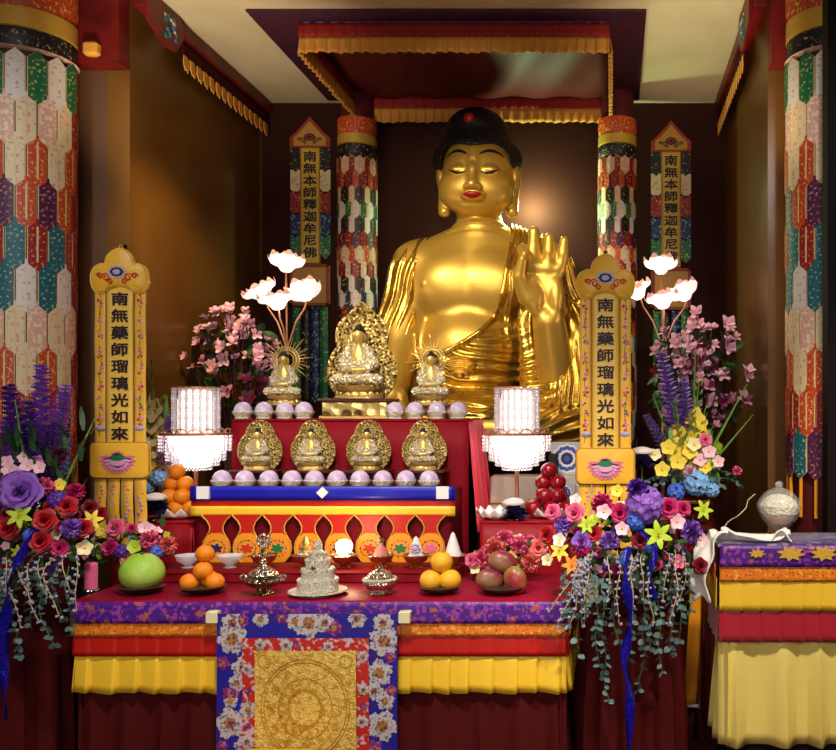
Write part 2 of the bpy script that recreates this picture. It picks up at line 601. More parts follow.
    wfan = sstep(px, 500, 512) * (1 - sstep(py, 335, 372))
    # down-sweeping folds across the belly
    rr = np.sqrt(((px - 498) / 1.12) ** 2 + (py - 242) ** 2)
    uf = fold(rr / 10.5 + wob * .7, 1.3)
    wu = sstep(py, 318, 345) * (1 - sstep(px, 545, 572)) * sstep(px, 418, 432)
    # sleeve on the viewer left
    sl = fold((px + (py - 225) * 0.27) / 9.6 + wob * .6, 1.2)
    wsl = (1 - sstep(px, 416, 432))
    # lap
    lp = fold(((py - 400) * 1.1 + np.abs(px - 480) * 0.33) / 11.5 + wob, 1.1)
    wl = sstep(py, 395, 412)
    rt = fold((px - (py - 300) * 0.10) / 9.4 + wob, 1.2)
    wr = sstep(px, 540, 560) * sstep(py, 320, 350)
    ww = wfan + 1e-4
    d = (fan * wfan + uf * wu + sl * wsl * (1 - wl) + lp * wl * 1.2 + rt * wr * (1 - wl)) / np.maximum(1.0, wfan + wu + wsl * (1 - wl) + wl + wr * (1 - wl))
    R.f -= (d * (3.0 - 1.3 * sstep(y, 0, 20)) - 0.8).astype(np.float32)
    opening = [(446, 205), (434, 226), (424, 244), (419, 268), (418, 300), (419, 332), (422, 356), (436, 354), (452, 349), (468, 341), (484, 330), (497, 314), (506, 292), (510, 268), (512, 240), (511, 200)]
    P2 = poly_sdf(x + 0 * z, z + 0 * x, [(a - 477, 430 - b) for a, b in opening])
    R.f = np.maximum(R.f, np.maximum(-(np.maximum(P2 + 0 * y, y - 20)), -1e3).astype(np.float32))
    # neck hole
    R.f = np.maximum(R.f, (24 - np.sqrt((x - 1) ** 2 + (y - 0) ** 2) - 0 * z - 200 * (z < SZ(232))).astype(np.float32))
    # wrist opening of the raised arm
    wp = poly_sdf(x + 0 * z, z + 0 * x, [(a - 477, 430 - b) for a, b in [(534, 292), (569, 292), (571, 330), (568, 352), (545, 356), (537, 330)]])
    R.f = np.maximum(R.f, -(np.maximum(wp + 0 * y, y + 12)).astype(np.float32))
    # lowered forearm shows
    wp = poly_sdf(x + 0 * z, z + 0 * x, [(a - 477, 430 - b) for a, b in [(392, 372), (420, 366), (426, 440), (386, 440)]])
    R.f = np.maximum(R.f, -(np.maximum(wp + 0 * y, y + 22)).astype(np.float32))
    R.f = np.maximum(R.f, (-44 - z).astype(np.float32))
    # rolled edge along the neckline
    for i in range(5, len(opening) - 2):
        a, b_ = opening[i], opening[i + 1]
        # depth of the robe surface found by marching
        pa = []
        for (qx, qy) in (a, b_):
            ix = int((qx - 477 + 116) / 1.3); iz = int((430 - qy + 46) / 1.3)
            colm = B_col(B, qx - 477, 430 - qy)
            pa.append(Q(qx, qy, colm - 2.5))
        R.cap(pa[0], pa[1], 2.4, 2.4, 2.0)
    link('robe', R.mesh('robe', M_goldrobe, btf, 1), t)
    # tied sash bow over the belly
    S = SDF((-50, -90, 40), (40, 10, 100), 1.0)
    sy = B_col(R, SX(465), SZ(364))
    S.ell((SX(465), sy + 1, SZ(364)), (17, 5, 10), 0)
    _, (x, y, z) = S.win((-400,) * 3, (400,) * 3)
    S.f -= (1.5 * np.cos(2 * PI * np.sqrt((x - SX(465)) ** 2 + 2.2 * (z - SZ(378)) ** 2) / 6.0)).astype(np.float32)
    link('sash_knot', S.mesh('sash_knot', M_goldrobe, btf, 1), t)

    # ---- head
    H = SDF((-46, -64, 200), (48, 48, 300), 0.62)
    H.ell(Q(478, 166, 2), (37, 43, 42), 0)
    H.ell(Q(478, 186, -12), (34, 31, 28), 8)
    H.ell(Q(478, 202, -19), (17, 17, 12), 9)
    H.ell(Q(458, 189, -21), (16, 15, 16), 10)
    H.ell(Q(498, 189, -21), (16, 15, 16), 10)
    H.cap(Q(478, 214, 0), Q(478, 232, 0), 21, 23, 8)
    for s_ in (-1, 1):
        pass
    _, (x, y, z) = H.win((-400,) * 3, (400,) * 3)
    for s_ in (-1, 1):                                                                  # eye sockets
        H.f += (1.2 * np.exp(-((x - 1 - s_ * 15) / 9.5) ** 2 - ((z - SZ(170)) / 5.0) ** 2) * (y < -18)).astype(np.float32)
    for s_ in (-1, 1):
        H.ell((1 + s_ * 15, -34.5, SZ(171.5)), (10.2, 7.0, 5.4), 3.0, (0, s_ * 5, 0))     # lids
    H.chain([Q(478, 152, -34), Q(478, 172, -43), Q(478, 187, -48)], [5, 3.2, 4.0], 6)
    H.ell(Q(478, 188.5, -48), (5.2, 4.6, 4.0), 3)
    for s_ in (-1, 1):
        H.ell((1 + s_ * 5.6, -45.5, SZ(190)), (3.4, 4.4, 3.0), 2.2)
    H.ell(Q(478, 198, -41), (11, 6, 5.5), 4)
    H.f += (0.5 * np.exp(-((x - 1) / 13) ** 2 - ((z - SZ(204)) / 1.8) ** 2) * (y < -25)).astype(np.float32)
    for s_ in (-1, 1):                                                                  # ears
        H.ell((1 + s_ * 37.5, -3, SZ(172)), (5.4, 9, 14), 2.5, (0, s_ * 5, 0))
        H.cap((1 + s_ * 36.5, -3, SZ(182)), (1 + s_ * 34, -7, SZ(206)), 4.4, 6.2, 2.5)
    for pz in (214, 220, 227):
        zz = SZ(pz) - 0.006 * (x - 1) ** 2
        H.f += (1.5 * np.exp(-((z - zz) / 1.2) ** 2) * (np.abs(x) < 26) * (y < 0)).astype(np.float32)
    head = link('head', H.mesh('head', M_gold, btf, 1), t)

    G = SDF((-60, -64, 226), (56, 62, 340), 0.9)
    G.ell(Q(476, 152, 8), (43, 50, 32), 0)
    G.ell(Q(475, 124, 6), (32, 34, 26), 9)
    G.ell(Q(439, 154, 6), (8, 16, 14), 8)
    G.ell(Q(512, 154, 6), (8, 16, 14), 8)
    _, (x, y, z) = G.win((-400,) * 3, (400,) * 3)
    face = [(478, 149), (468, 146), (457, 143.5), (449, 145), (444.5, 151), (443, 160), (441.5, 168), (430, 170), (430, 240), (525, 240), (525, 170), (513, 168), (511.5, 160), (510, 151), (505, 145), (497, 143.5), (487, 146)]
    P2 = poly_sdf(x + 0 * z, z + 0 * x, [(a - 477, 430 - b) for a, b in face])
    G.f = np.maximum(G.f, -(np.maximum(P2 + 0 * y, y - 4)).astype(np.float32))
    G.f = np.maximum(G.f, (SZ(182) - z).astype(np.float32))
    link('hair', G.mesh('hair', M_black, btf, 2), t)
    MB().ball((SX(472) / U, (B_col(G, SX(472), SZ(118)) + 2.5) / U, SZ(118) / U), 0.034, 16, 10).build('hair_jewel', M_jewel, t)

    # painted features laid on the face surface
    def face_y(fx, fz):
        return B_col(H, fx, fz)
    def ribbon(pts, wid, m, name, lift=0.5, n=20):
        mb = MB(); rs = []
        pts = [Vector((a, b)) for a, b in pts]
        for i in range(n + 1):
            u = i / n * (len(pts) - 1); j = min(int(u), len(pts) - 2); u -= j
            p0 = pts[max(j - 1, 0)]; p1 = pts[j]; p2 = pts[j + 1]; p3 = pts[min(j + 2, len(pts) - 1)]
            p = 0.5 * ((2 * p1) + (p2 - p0) * u + (2 * p0 - 5 * p1 + 4 * p2 - p3) * u * u + (3 * p1 - p0 - 3 * p2 + p3) * u ** 3)
            wdt = wid * (0.25 + 0.75 * math.sin(PI * min(1, 0.08 + i / n * 0.92)) ** 0.7)
            x0 = p[0] - 477; z0 = 430 - p[1]
            r = []
            for dz, l in ((-1, 0.0), (-.5, 1), (.5, 1), (1, 0.0)):
                yy = face_y(x0, z0 + dz * wdt)
                r.append((x0 / U, (yy - lift * l) / U, (z0 + dz * wdt) / U))
            rs.append(r)
        mb.rings(rs, closed=False)
        return mb.build(name, m, t)
    for s_ in (-1, 1):
        ex = 478
        ribbon([(ex + s_ * 6.5, 156.5), (ex + s_ * 13, 152.8), (ex + s_ * 21, 152.3), (ex + s_ * 28.5, 155.8)], 1.7, M_ink, 'eyebrow', 0.7)
        ribbon([(ex + s_ * 7.5, 174.0), (ex + s_ * 13, 175.6), (ex + s_ * 19, 174.4), (ex + s_ * 26, 170.6)], 1.15, M_ink, 'eyelash_line', 0.7)
    def lips():
        mb = MB()
        top = [(-10, 0.2), (-6, 1.8), (-2.4, 3.1), (0, 2.5), (2.4, 3.1), (6, 1.8), (10, 0.2)]
        bot = [(-10, 0.2), (-6, -2.4), (-2.4, -3.8), (0, -4.0), (2.4, -3.8), (6, -2.4), (10, 0.2)]
        rows = []
        n = 24
        def lerp(tab, x_):
            for i in range(len(tab) - 1):
                if tab[i][0] <= x_ <= tab[i + 1][0]:
                    f_ = (x_ - tab[i][0]) / (tab[i + 1][0] - tab[i][0])
                    return tab[i][1] * (1 - f_) + tab[i + 1][1] * f_
            return tab[-1][1]
        for i in range(n + 1):
            x_ = -10 + 20 * i / n
            a, b_ = lerp(top, x_), lerp(bot, x_)
            r = []
            for j in range(9):
                v_ = j / 8; zz = b_ + (a - b_) * v_
                bul = 1.5 * math.sin(PI * v_) * (1 - (x_ / 10.5) ** 2) - 0.9 * math.exp(-((v_ - 0.56) / 0.09) ** 2) * (1 - (x_ / 10.5) ** 4)
                fx, fz = x_ + 1, SZ(197.3) + zz
                r.append((fx / U, (face_y(fx, fz) - 0.5 - bul) / U, fz / U))
            rows.append(r)
        mb.rings(rows, closed=False)
        mb.build('lips', M_lip, t)
    lips()
    return t

def B_col(G, x_, z_):
    """first surface met from the front at (x_, z_)"""
    fx = (x_ - G.lo[0]) / G.h; fz = (z_ - G.lo[2]) / G.h
    i = int(min(max(fx, 0), G.n[0] - 2)); k = int(min(max(fz, 0), G.n[2] - 2))
    u = min(max(fx - i, 0), 1); v = min(max(fz - k, 0), 1)
    c = (G.f[i, :, k] * (1 - u) + G.f[i + 1, :, k] * u) * (1 - v) + (G.f[i, :, k + 1] * (1 - u) + G.f[i + 1, :, k + 1] * u) * v
    w_ = np.nonzero(c < 0)[0]
    if len(w_) == 0:
        return 0.0
    j = int(w_[0])
    if j == 0:
        return float(G.lo[1])
    t = c[j - 1] / (c[j - 1] - c[j])
    return float(G.lo[1] + (j - 1 + t) * G.h)

statue()
# ================================================================== PLATFORM, CANOPY, VALANCES
M_redcloth = mat('crimson_cloth', rgb(126, 6, 20), 0.6, spec=.2, bump=(220, 0.06))
M_darkred = mat('dark_maroon_cloth', rgb(72, 8, 8), 0.8, spec=.2, bump=(200, 0.1))
M_pinkcloth = mat('satin_red_cloth', rgb(146, 10, 22), 0.5, spec=.25, bump=(160, 0.05))
M_purplebroc = mat('purple_brocade', rgb(74, 22, 130), 0.4, mix=[(rgb(150, 60, 150), 60, 'noise', 0.52, 0.6), (rgb(170, 90, 60), 34, 'noise', 0.60, 0.66)], bump=(180, 0.2))
M_orangebroc = mat('orange_brocade', rgb(222, 120, 24), 0.42, mix=[(rgb(180, 40, 30), 80, 'voronoi', 0.30, 0.22), (rgb(232, 170, 60), 60, 'noise', 0.55, 0.62)], bump=(180, 0.2))
M_redsatin = mat('red_satin', rgb(184, 26, 14), 0.42, bump=(140, 0.05))
M_yellowsatin = mat('yellow_satin', rgb(240, 196, 50), 0.4, bump=(140, 0.05))
M_bluesatin = mat('royal_blue_satin', rgb(22, 26, 160), 0.34, bump=(140, 0.05))
M_cream = mat('cream_satin', rgb(232, 222, 172), 0.45)
M_orangesatin = mat('orange_satin', rgb(236, 150, 30), 0.4, bump=(120, 0.05))
M_canopyout = mat('canopy_dark_brocade', rgb(70, 18, 24), 0.6, mix=(rgb(40, 20, 60), 40, 'noise', 0.5, 0.6), bump=(90, 0.3))
M_canopyin = mat('canopy_red_lining', rgb(84, 12, 10), 0.6, mix=(rgb(80, 10, 10), 7, 'noise', 0.4, 0.6))
M_violetband = mat('violet_band', rgb(52, 22, 84), 0.5, mix=(rgb(90, 20, 40), 60, 'noise', 0.5, 0.6))
M_goldbraid = mat('gold_braid', rgb(222, 176, 70), 0.4, 0.3, bump=(200, 0.3))

def pleats(mb, a, b, z0, z1, amp=0.008, step=0.05, flare=0.0, seed=0, rows=6, wave=0.0, off=0.0, knife=False):
    """hanging pleated strip from point a to b (x, y), from height z1 (top) down to z0"""
    rnd = random.Random(seed)
    a = Vector(a); b = Vector(b); d = b - a; L = d.length; d.normalize(); nrm = Vector((d.y, -d.x))
    n = max(6, int(L / step) * (18 if knife else 10))
    ph = [rnd.uniform(0, 6.28) for _ in range(4)]
    def fn(u, v):
        s_ = u * L
        q = s_ / step * 2 * PI + 0.9 * math.sin(s_ * 9 + ph[0]) + 0.6 * math.sin(s_ * 23 + ph[1])
        k = (1 - v)
        if knife:                      # flat pleats with a sharp fold
            fr = (q / (2 * PI)) % 1.0
            w_ = amp * (0.35 + 0.65 * k) * ((fr / .88 if fr < .88 else (1 - fr) / .12) * 2 - 1)
        else:
            w_ = amp * (0.15 + 0.85 * k ** 0.7) * (math.sin(q) + 0.35 * math.sin(2 * q + ph[2]))
        z = z1 + (z0 - z1) * k + wave * math.sin(s_ * 31 + ph[3]) * k
        p = a + d * s_ + nrm * (w_ + flare * k + off)
        return (p.x, p.y, z)
    mb.grid(fn, n, rows)
    return mb

def drape_box(mb, x0, y0, x1, y1, z0, z1, amp=0.012, step=0.12, seed=0, flare=0.02, sides='flr', top=True):
    """a cloth falling over a box: top face and pleated front and side faces"""
    if top:
        mb.cbox((x0 - 0.004, y0 - 0.004, z1 - 0.012), (x1 + 0.004, y1, z1), 0.005)
    if 'f' in sides:
        pleats(mb, (x0, y0), (x1, y0), z0, z1 - 0.008, amp, step, flare, seed, 10)
    if 'r' in sides:
        pleats(mb, (x1, y0), (x1, y1), z0, z1 - 0.008, amp, step, flare, seed + 1, 10)
    if 'l' in sides:
        pleats(mb, (x0, y1), (x0, y0), z0, z1 - 0.008, amp, step, flare, seed + 2, 10)
    return mb

# platform under the statue
px0, px1 = -1.52, 0.06
t = root('statue_platform', (-0.72, 4.95, 0), 'wide platform draped in dark red cloth beneath the giant golden statue', 'platform')
o = MB().box((px0 + .03, 4.50, 0.0), (px1 - .03, 5.27, BZ - 44 / U - 0.014)).build('platform_body', M_dark, t, smooth=False, offset=t.location)
mb = MB(); drape_box(mb, px0, 4.46, px1, 5.29, 0.02, BZ - 44 / U - 0.001, seed=3); mb.build('platform_cloth', M_darkred, t, thick=0.003, offset=t.location)

# canopy under the ceiling
cy0, cy1 = 4.28, 5.52
cx0, cx1 = -1.75, 0.16
t = root('fabric_canopy', (-0.78, 4.9, ZC - 0.03), 'dark red square fabric canopy with yellow pleated frill under the ceiling', 'canopy')
L0 = t.location
mb = MB(); mb.cbox((cx0, cy0, ZC - 0.014), (cx1, cy1, ZC - 0.001), 0.004); mb.build('canopy_panel', M_canopyout, t, offset=L0)
fx0, fx1, fy0, fy1 = -1.525, -0.02, 4.38, 5.42
mb = MB()
def _lin(u, v):
    x = fx0 + .01 + (fx1 - fx0 - .02) * u; y = fy0 + .01 + (fy1 - fy0 - .02) * v
    return (x, y, ZC - 0.03 - 0.035 * math.sin(PI * u) * math.sin(PI * v) - 0.008 * math.sin(x * 21 + y * 9))
mb.grid(_lin, 30, 24); mb.build('canopy_lining', M_canopyin, t, thick=0.004, offset=L0)
corners = [((fx0, fy0), (fx1, fy0)), ((fx1, fy0), (fx1, fy1)), ((fx1, fy1), (fx0, fy1)), ((fx0, fy1), (fx0, fy0))]
zt = ZC - 0.012
m1, m2, m3 = MB(), MB(), MB()
for i, (a, b) in enumerate(corners):
    pleats(m1, a, b, zt - 0.014, zt, 0.001, 0.08, 0.0, i, 2)
    pleats(m2, a, b, zt - 0.084, zt - 0.010, 0.005, 0.06, 0.003, i + 4, 3)
    pleats(m3, a, b, zt - 0.162, zt - 0.080, 0.010, 0.052, 0.01, i + 8, 4, wave=0.003)
m1.build('violet_top_band', M_violetband, t, thick=0.003, offset=L0)
m2.build('red_valance', mat('canopy_red', rgb(140, 22, 12), .7), t, thick=0.003, offset=L0)
m3.build('yellow_frill', mat('canopy_yellow', rgb(206, 140, 56), .6, bump=(140, .1)), t, thick=0.003, offset=L0)

# cornice valances along the two alcove walls
M_fringe = mat('golden_fringe', rgb(226, 158, 62), 0.5, bump=(150, 0.4))
M_cloud1 = mat('embroidery_blue', rgb(70, 130, 170), 0.5)
M_cloud2 = mat('embroidery_cream', rgb(235, 214, 160), 0.5)
M_cloud3 = mat('embroidery_green', rgb(30, 120, 90), 0.5)
def wall_valance(x, s, label):
    t = root('wall_valance', (x, 4.7, ZC - 0.05), label, 'valance', 'cornice valances on the alcove walls')
    L = t.location
    mb = MB(); mb.cbox((min(x, x + s * 0.07), 4.08, ZC - 0.075), (max(x, x + s * 0.07), 5.58, ZC - 0.002), 0.006)
    mb.build('cornice_board', M_redwood, t, offset=L)
    mb = MB()
    n = 30
    for i in range(n):
        y = 4.46 + i * (5.56 - 4.46) / n; w_ = (5.56 - 4.46) / n
        xx = x + s * (0.055 - 0.006 * (i % 2))
        poly = [(y, ZC - 0.15), (y + w_ * 1.06, ZC - 0.15), (y + w_ * 1.06, ZC - 0.195), (y + w_ * .53, ZC - 0.222), (y, ZC - 0.195)]
        vs = [(xx, a, b) for a, b in poly] + [(xx + s * 0.004, a, b) for a, b in poly]
        k = len(poly)
        mb.add(vs, [tuple(range(k)), tuple(range(2 * k - 1, k - 1, -1))] + [(j, j + k, (j + 1) % k + k, (j + 1) % k) for j in range(k)])
    mb.build('zigzag_fringe', M_fringe, t, offset=L)
    mb = MB(); pleats(mb, (x + s * 0.05, 4.46), (x + s * 0.05, 5.57), ZC - 0.165, ZC - 0.07, 0.002, 0.1, 0, 3, 3)
    mb.build('cloth_band', mat('plain_maroon', rgb(70, 10, 12), 0.8, spec=0.2), t, thick=0.003, offset=L)
    mb = MB()                                                  # pointed head piece with an embroidered cloud
    poly = [(4.07, ZC - 0.003), (4.38, ZC - 0.003), (4.40, ZC - 0.10), (4.33, ZC - 0.19), (4.22, ZC - 0.20), (4.07, ZC - 0.14)]
    xa, xb = x + s * 0.072, x + s * 0.086
    k = len(poly)
    mb.add([(xa, a, b) for a, b in poly] + [(xb, a, b) for a, b in poly], [tuple(range(k)), tuple(range(2 * k - 1, k - 1, -1))] + [(j, j + k, (j + 1) % k + k, (j + 1) % k) for j in range(k)])
    hp = mb.build('head_piece', M_redwood, t, offset=L)
    mb = MB(); rnd = random.Random(5)
    for i in range(22):
        mb.cur = rnd.choice([0, 0, 1, 2])
        y = 4.27 + rnd.uniform(-.06, .06); z = ZC - 0.10 + rnd.uniform(-.05, .05)
        mb.ball((xb + s * 0.002, y, z), rnd.uniform(.008, .02), 8, 6, (0.3, 1, 0.8))
    mb.build('cloud_emblem', [M_cloud1, M_cloud2, M_cloud3], hp, offset=L)
    return t
wall_valance(XL, 1, 'red cornice valance with golden zigzag fringe along left alcove wall')
wall_valance(XR, -1, 'red cornice valance with golden zigzag fringe along right alcove wall')
# gold bracket on the left beam
mb = MB(); c = P(88, 47, 3.93)
mb.cbox((c.x - 0.03, 3.93, c.z - 0.03), (c.x + 0.035, 3.978, c.z + 0.03), 0.01)
tag(mb.build('beam_bracket', M_fringe), 'small gold bracket on the red beam beside the left brocade pillar', 'bracket')

# ================================================================== BROCADE PILLARS
BR = {
 'white': mat('white_brocade', rgb(226, 214, 200), 0.5, mix=(rgb(200, 150, 150), 60, 'noise', 0.58, 0.66)),
 'green': mat('green_brocade', rgb(20, 104, 66), 0.5, mix=(rgb(190, 180, 90), 70, 'noise', 0.58, 0.66)),
 'cream': mat('cream_brocade', rgb(226, 206, 160), 0.5, mix=(rgb(220, 140, 120), 60, 'noise', 0.55, 0.65)),
 'pink': mat('pink_brocade', rgb(226, 170, 150), 0.5, mix=(rgb(240, 220, 180), 60, 'noise', 0.5, 0.6)),
 'orange': mat('vermilion_brocade', rgb(196, 66, 30), 0.5, mix=(rgb(226, 180, 90), 80, 'noise', 0.56, 0.64)),
 'purple': mat('plum_brocade', rgb(74, 24, 66), 0.5, mix=(rgb(200, 120, 90), 70, 'noise', 0.56, 0.64)),
 'teal': mat('teal_brocade', rgb(18, 96, 110), 0.5, mix=(rgb(190, 200, 120), 70, 'noise', 0.58, 0.66)),
 'navy': mat('navy_brocade', rgb(26, 30, 96), 0.5, mix=(rgb(120, 170, 130), 70, 'noise', 0.55, 0.62)),
 'crimson': mat('crimson_brocade', rgb(150, 24, 30), 0.5, mix=(rgb(224, 160, 80), 70, 'noise', 0.58, 0.66)),
 'black': mat('black_brocade', rgb(22, 18, 24), 0.5, mix=(rgb(170, 150, 90), 70, 'noise', 0.6, 0.66)),
}
M_edge = mat('cream_piping', rgb(226, 196, 140), 0.5)
M_edge2 = mat('brown_piping', rgb(90, 50, 30), 0.5)
def pendant_mesh(name, R, wdeg, h, m, stripe=True):
    """elongated hexagonal tab on the cylinder of radius R, centred on angle 0 (facing -Y), bottom at z=0"""
    mb = MB()
    w_ = math.radians(wdeg) / 2
    def pt(u, z, r):
        a = -PI / 2 + u
        return (r * math.cos(a), r * math.sin(a), z)
    tip = h * 0.14
    def hexa(inset, r, r2):
        wi = w_ * (1 - inset); ti = tip * (1 - inset); zi = inset * 0.02
        out = []
        us = [-1, -0.5, 0, 0.5, 1]
        lo = [(u * wi, zi + ti * abs(u)) for u in us]
        hi = [(u * wi, h - zi - ti * abs(u)) for u in reversed(us)]
        return lo + hi
    for ins, r, mi in ((0.0, R, 0), (0.10, R + 0.0035, 1)):
        mb.cur = mi
        pts = hexa(ins, r, r)
        n = len(pts)
        vs = [pt(u, z, r + 0.003) for u, z in pts] + [pt(u, z, r - 0.001) for u, z in pts]
        mb.add(vs, [(i, (i + 1) % n, (i + 1) % n + n, i + n) for i in range(n)])
        # strips between mirrored points for a smooth face
        k = 5
        for i in range(k - 1):
            mb.add([vs[i], vs[i + 1], vs[n - 2 - i], vs[n - 1 - i]], [(0, 1, 2, 3)])
    if stripe:
        mb.cur = 0
        pts = [(-w_ * .10, tip * 1.2), (w_ * .10, tip * 1.2), (w_ * .10, h - tip * 1.2), (-w_ * .10, h - tip * 1.2)]
        mb.add([pt(u, z, R + 0.0078) for u, z in pts], [(0, 1, 2, 3)])
    return mb.mesh(name, [M_edge, m], smooth=False)

def big_pillar(cx, cy, label, seed=0, pier=False):
    t = root('brocade_pillar', (cx, cy, 0), label, 'pillar', 'large brocade pillars')
    R = 0.185
    zt = EYE + (410 - 42) / F * (cy - R)
    MB().lathe([(R * .93, 0.0), (R * .93, 1.1), (R * .93, ZC - 0.001)], 40).build('pillar_core', M_canopyin, t)
    MB().lathe([(R + .006, zt + .07), (R + .012, zt + .075), (R + .012, zt + .155), (R + .006, zt + .16)], 40).build('gold_cap_band', M_goldbraid, t)
    MB().lathe([(R + .004, zt - .01), (R + .010, zt), (R + .010, zt + .065), (R + .004, zt + .07)], 40).build('dark_cap_band', BR['black'], t)
    MB().lathe([(R + .008, zt - .018), (R + .017, zt - .012), (R + .008, zt - .006)], 40).build('pink_cord', BR['pink'], t)
    MB().lathe([(R + .002, zt + .16), (R + .014, zt + .20), (R + .014, ZC - 0.06), (R + .006, ZC - .001)], 40).build('red_head_band', BR['orange'], t)
    rows = [('white', 'green'), ('cream', 'pink'), ('cream', 'orange'), ('orange', 'purple'), ('teal', 'crimson'), ('white', 'teal'),
            ('cream', 'pink'), ('cream', 'orange'), ('crimson', 'orange'), ('teal', 'purple')]
    n = 16; dz = 0.174; h = 0.225
    cache = {}
    rear = MB(); rear_m = [M_edge, BR['crimson']]
    for i, (c1, c2) in enumerate(rows):
        z = zt - 0.02 - (i + 1) * dz - (h - dz)
        rr = R + 0.012 - 0.0006 * i
        for j in range(n):
            a = 2 * PI * (j + (0.5 if i % 2 else 0.0)) / n
            front = math.cos(a) > -0.12
            c = c1 if j % 2 else c2
            if front:
                key = (c, i)
                if key not in cache:
                    cache[key] = pendant_mesh('pendant', rr, 360 / n * .95, h, BR[c], c in ('cream', 'orange', 'crimson'))
                o = link('pendant', cache[key], t)
                o.location = (0, 0, z); o.rotation_euler = (0, 0, a)
            else:
                st = len(rear.v)
                hw = PI / n
                ps = [(-PI / 2 + a + s_ * hw) for s_ in (-1, 0, 1)]
                vs = [(rr * math.cos(q), rr * math.sin(q), z + (0.03 if k != 1 else 0)) for k, q in enumerate(ps)] + [(rr * math.cos(q), rr * math.sin(q), z + h - (0.03 if k != 1 else 0)) for k, q in enumerate(ps)]
                rear.cur = (i + j) % 2
                rear.add(vs, [(0, 1, 4, 3), (1, 2, 5, 4)])
    o = rear.build('rear_pendants', rear_m, t, smooth=False); o['kind'] = 'stuff'
    zb = zt - 0.02 - len(rows) * dz - 0.05
    ring = MB()
    for j in range(n):
        a = 2 * PI * (j + .5) / n
        x, y = (R + .002) * math.cos(a), (R + .002) * math.sin(a)
        ring.tube([(x, y, zb + 0.06), (x * 1.01, y * 1.01, zb - 0.16)], 0.0075, 6)
    ring.build('hanging_streamers', M_orangesatin, t)
    return t
big_pillar((20 - 613) / 233.0, 3.90, 'tall pillar of layered brocade tabs at the left edge of the photo')
big_pillar((834 - 613) / 233.0, 3.90, 'tall pillar of layered brocade tabs at the right edge of the photo')

def small_pillar(cx, cy, label):
    t = root('brocade_pillar', (cx, cy, 0), label, 'pillar', 'small brocade pillars against the back wall')
    R = 0.108
    zt = EYE + (410 - 153) / F * (cy - R)
    MB().lathe([(R * .92, 0), (R * .92, ZC - 0.001)], 28).build('pillar_core', M_canopyin, t)
    MB().lathe([(R, zt + .06), (R + .008, zt + .065), (R + .008, zt + .12), (R, zt + .125)], 28).build('gold_cap_band', M_goldbraid, t)
    MB().lathe([(R + .002, zt - .01), (R + .010, zt), (R + .010, zt + .055), (R, zt + .06)], 28).build('dark_cap_band', BR['black'], t)
    MB().lathe([(R, zt + .125), (R + .008, zt + .15), (R + .008, zt + .22), (R, zt + .225)], 28).build('red_head_band', BR['orange'], t)
    seq = ['crimson', 'orange', 'cream', 'white', 'white', 'purple', 'orange', 'crimson', 'white', 'white', 'black', 'orange', 'cream', 'white', 'black', 'crimson', 'orange', 'white', 'white', 'purple', 'crimson', 'orange']
    alt = ['pink', 'crimson', 'black', 'green', 'black', 'crimson', 'cream', 'pink', 'black', 'navy', 'crimson', 'crimson', 'teal', 'black', 'pink', 'orange', 'cream', 'teal', 'black', 'pink', 'orange', 'cream']
    n = 16; dz = 0.088; h = 0.118
    for i in range(len(seq)):
        mb = MB(); z = zt - 0.01 - (i + 1) * dz - (h - dz); rr = R + 0.008
        for j in range(n):
            a = 2 * PI * (j + (0.5 if i % 2 else 0)) / n - PI / 2; hw = PI / n
            for ins, r_, mi in ((1.0, rr, 2), (0.72, rr + .0025, j % 2)):
                mb.cur = mi
                vs = []
                for k, q in enumerate((a - hw * ins, a, a + hw * ins)):
                    vs.append((r_ * math.cos(q), r_ * math.sin(q), z + (0.018 if k != 1 else (0.004 if ins < 1 else 0))))
                for k, q in enumerate((a - hw * ins, a, a + hw * ins)):
                    vs.append((r_ * math.cos(q), r_ * math.sin(q), z + h - (0.018 if k != 1 else (0.004 if ins < 1 else 0))))
                mb.add(vs, [(0, 1, 4, 3), (1, 2, 5, 4)])
        mb.build('pendant_row', [BR[seq[i]], BR[alt[i]], M_edge2 if i % 3 else M_edge], t, smooth=False)
    return t
small_pillar((354 - 613) / F * 5.35, 5.42, 'slim brocade pillar on the back wall left of the golden statue')
small_pillar((617.5 - 613) / F * 5.35, 5.42, 'slim brocade pillar on the back wall right of the golden statue')

# ================================================================== HANGING SCRIPT BANNERS
M_yel = mat('golden_yellow_satin', rgb(240, 182, 44), 0.4, sheen=0.3, bump=(30, 0.12))
M_yel2 = mat('pale_yellow_satin', rgb(244, 196, 74), 0.42, sheen=0.3)
M_pipe = mat('brown_gold_piping', rgb(150, 96, 30), 0.5)
M_inkthread = mat('black_thread', rgb(34, 10, 24), 0.6)
M_pinkthread = mat('pink_thread', rgb(222, 110, 150), 0.5)
M_palepink = mat('pale_pink_thread', rgb(230, 160, 200), 0.5)
M_leafthread = mat('green_thread', rgb(24, 120, 70), 0.5)
M_redthread = mat('red_thread', rgb(200, 50, 30), 0.5)
M_greythread = mat('silver_lilac_thread', rgb(176, 166, 196), 0.45)
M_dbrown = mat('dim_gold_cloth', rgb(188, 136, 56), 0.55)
M_rust = mat('rust_red_cloth', rgb(150, 50, 26), 0.55)

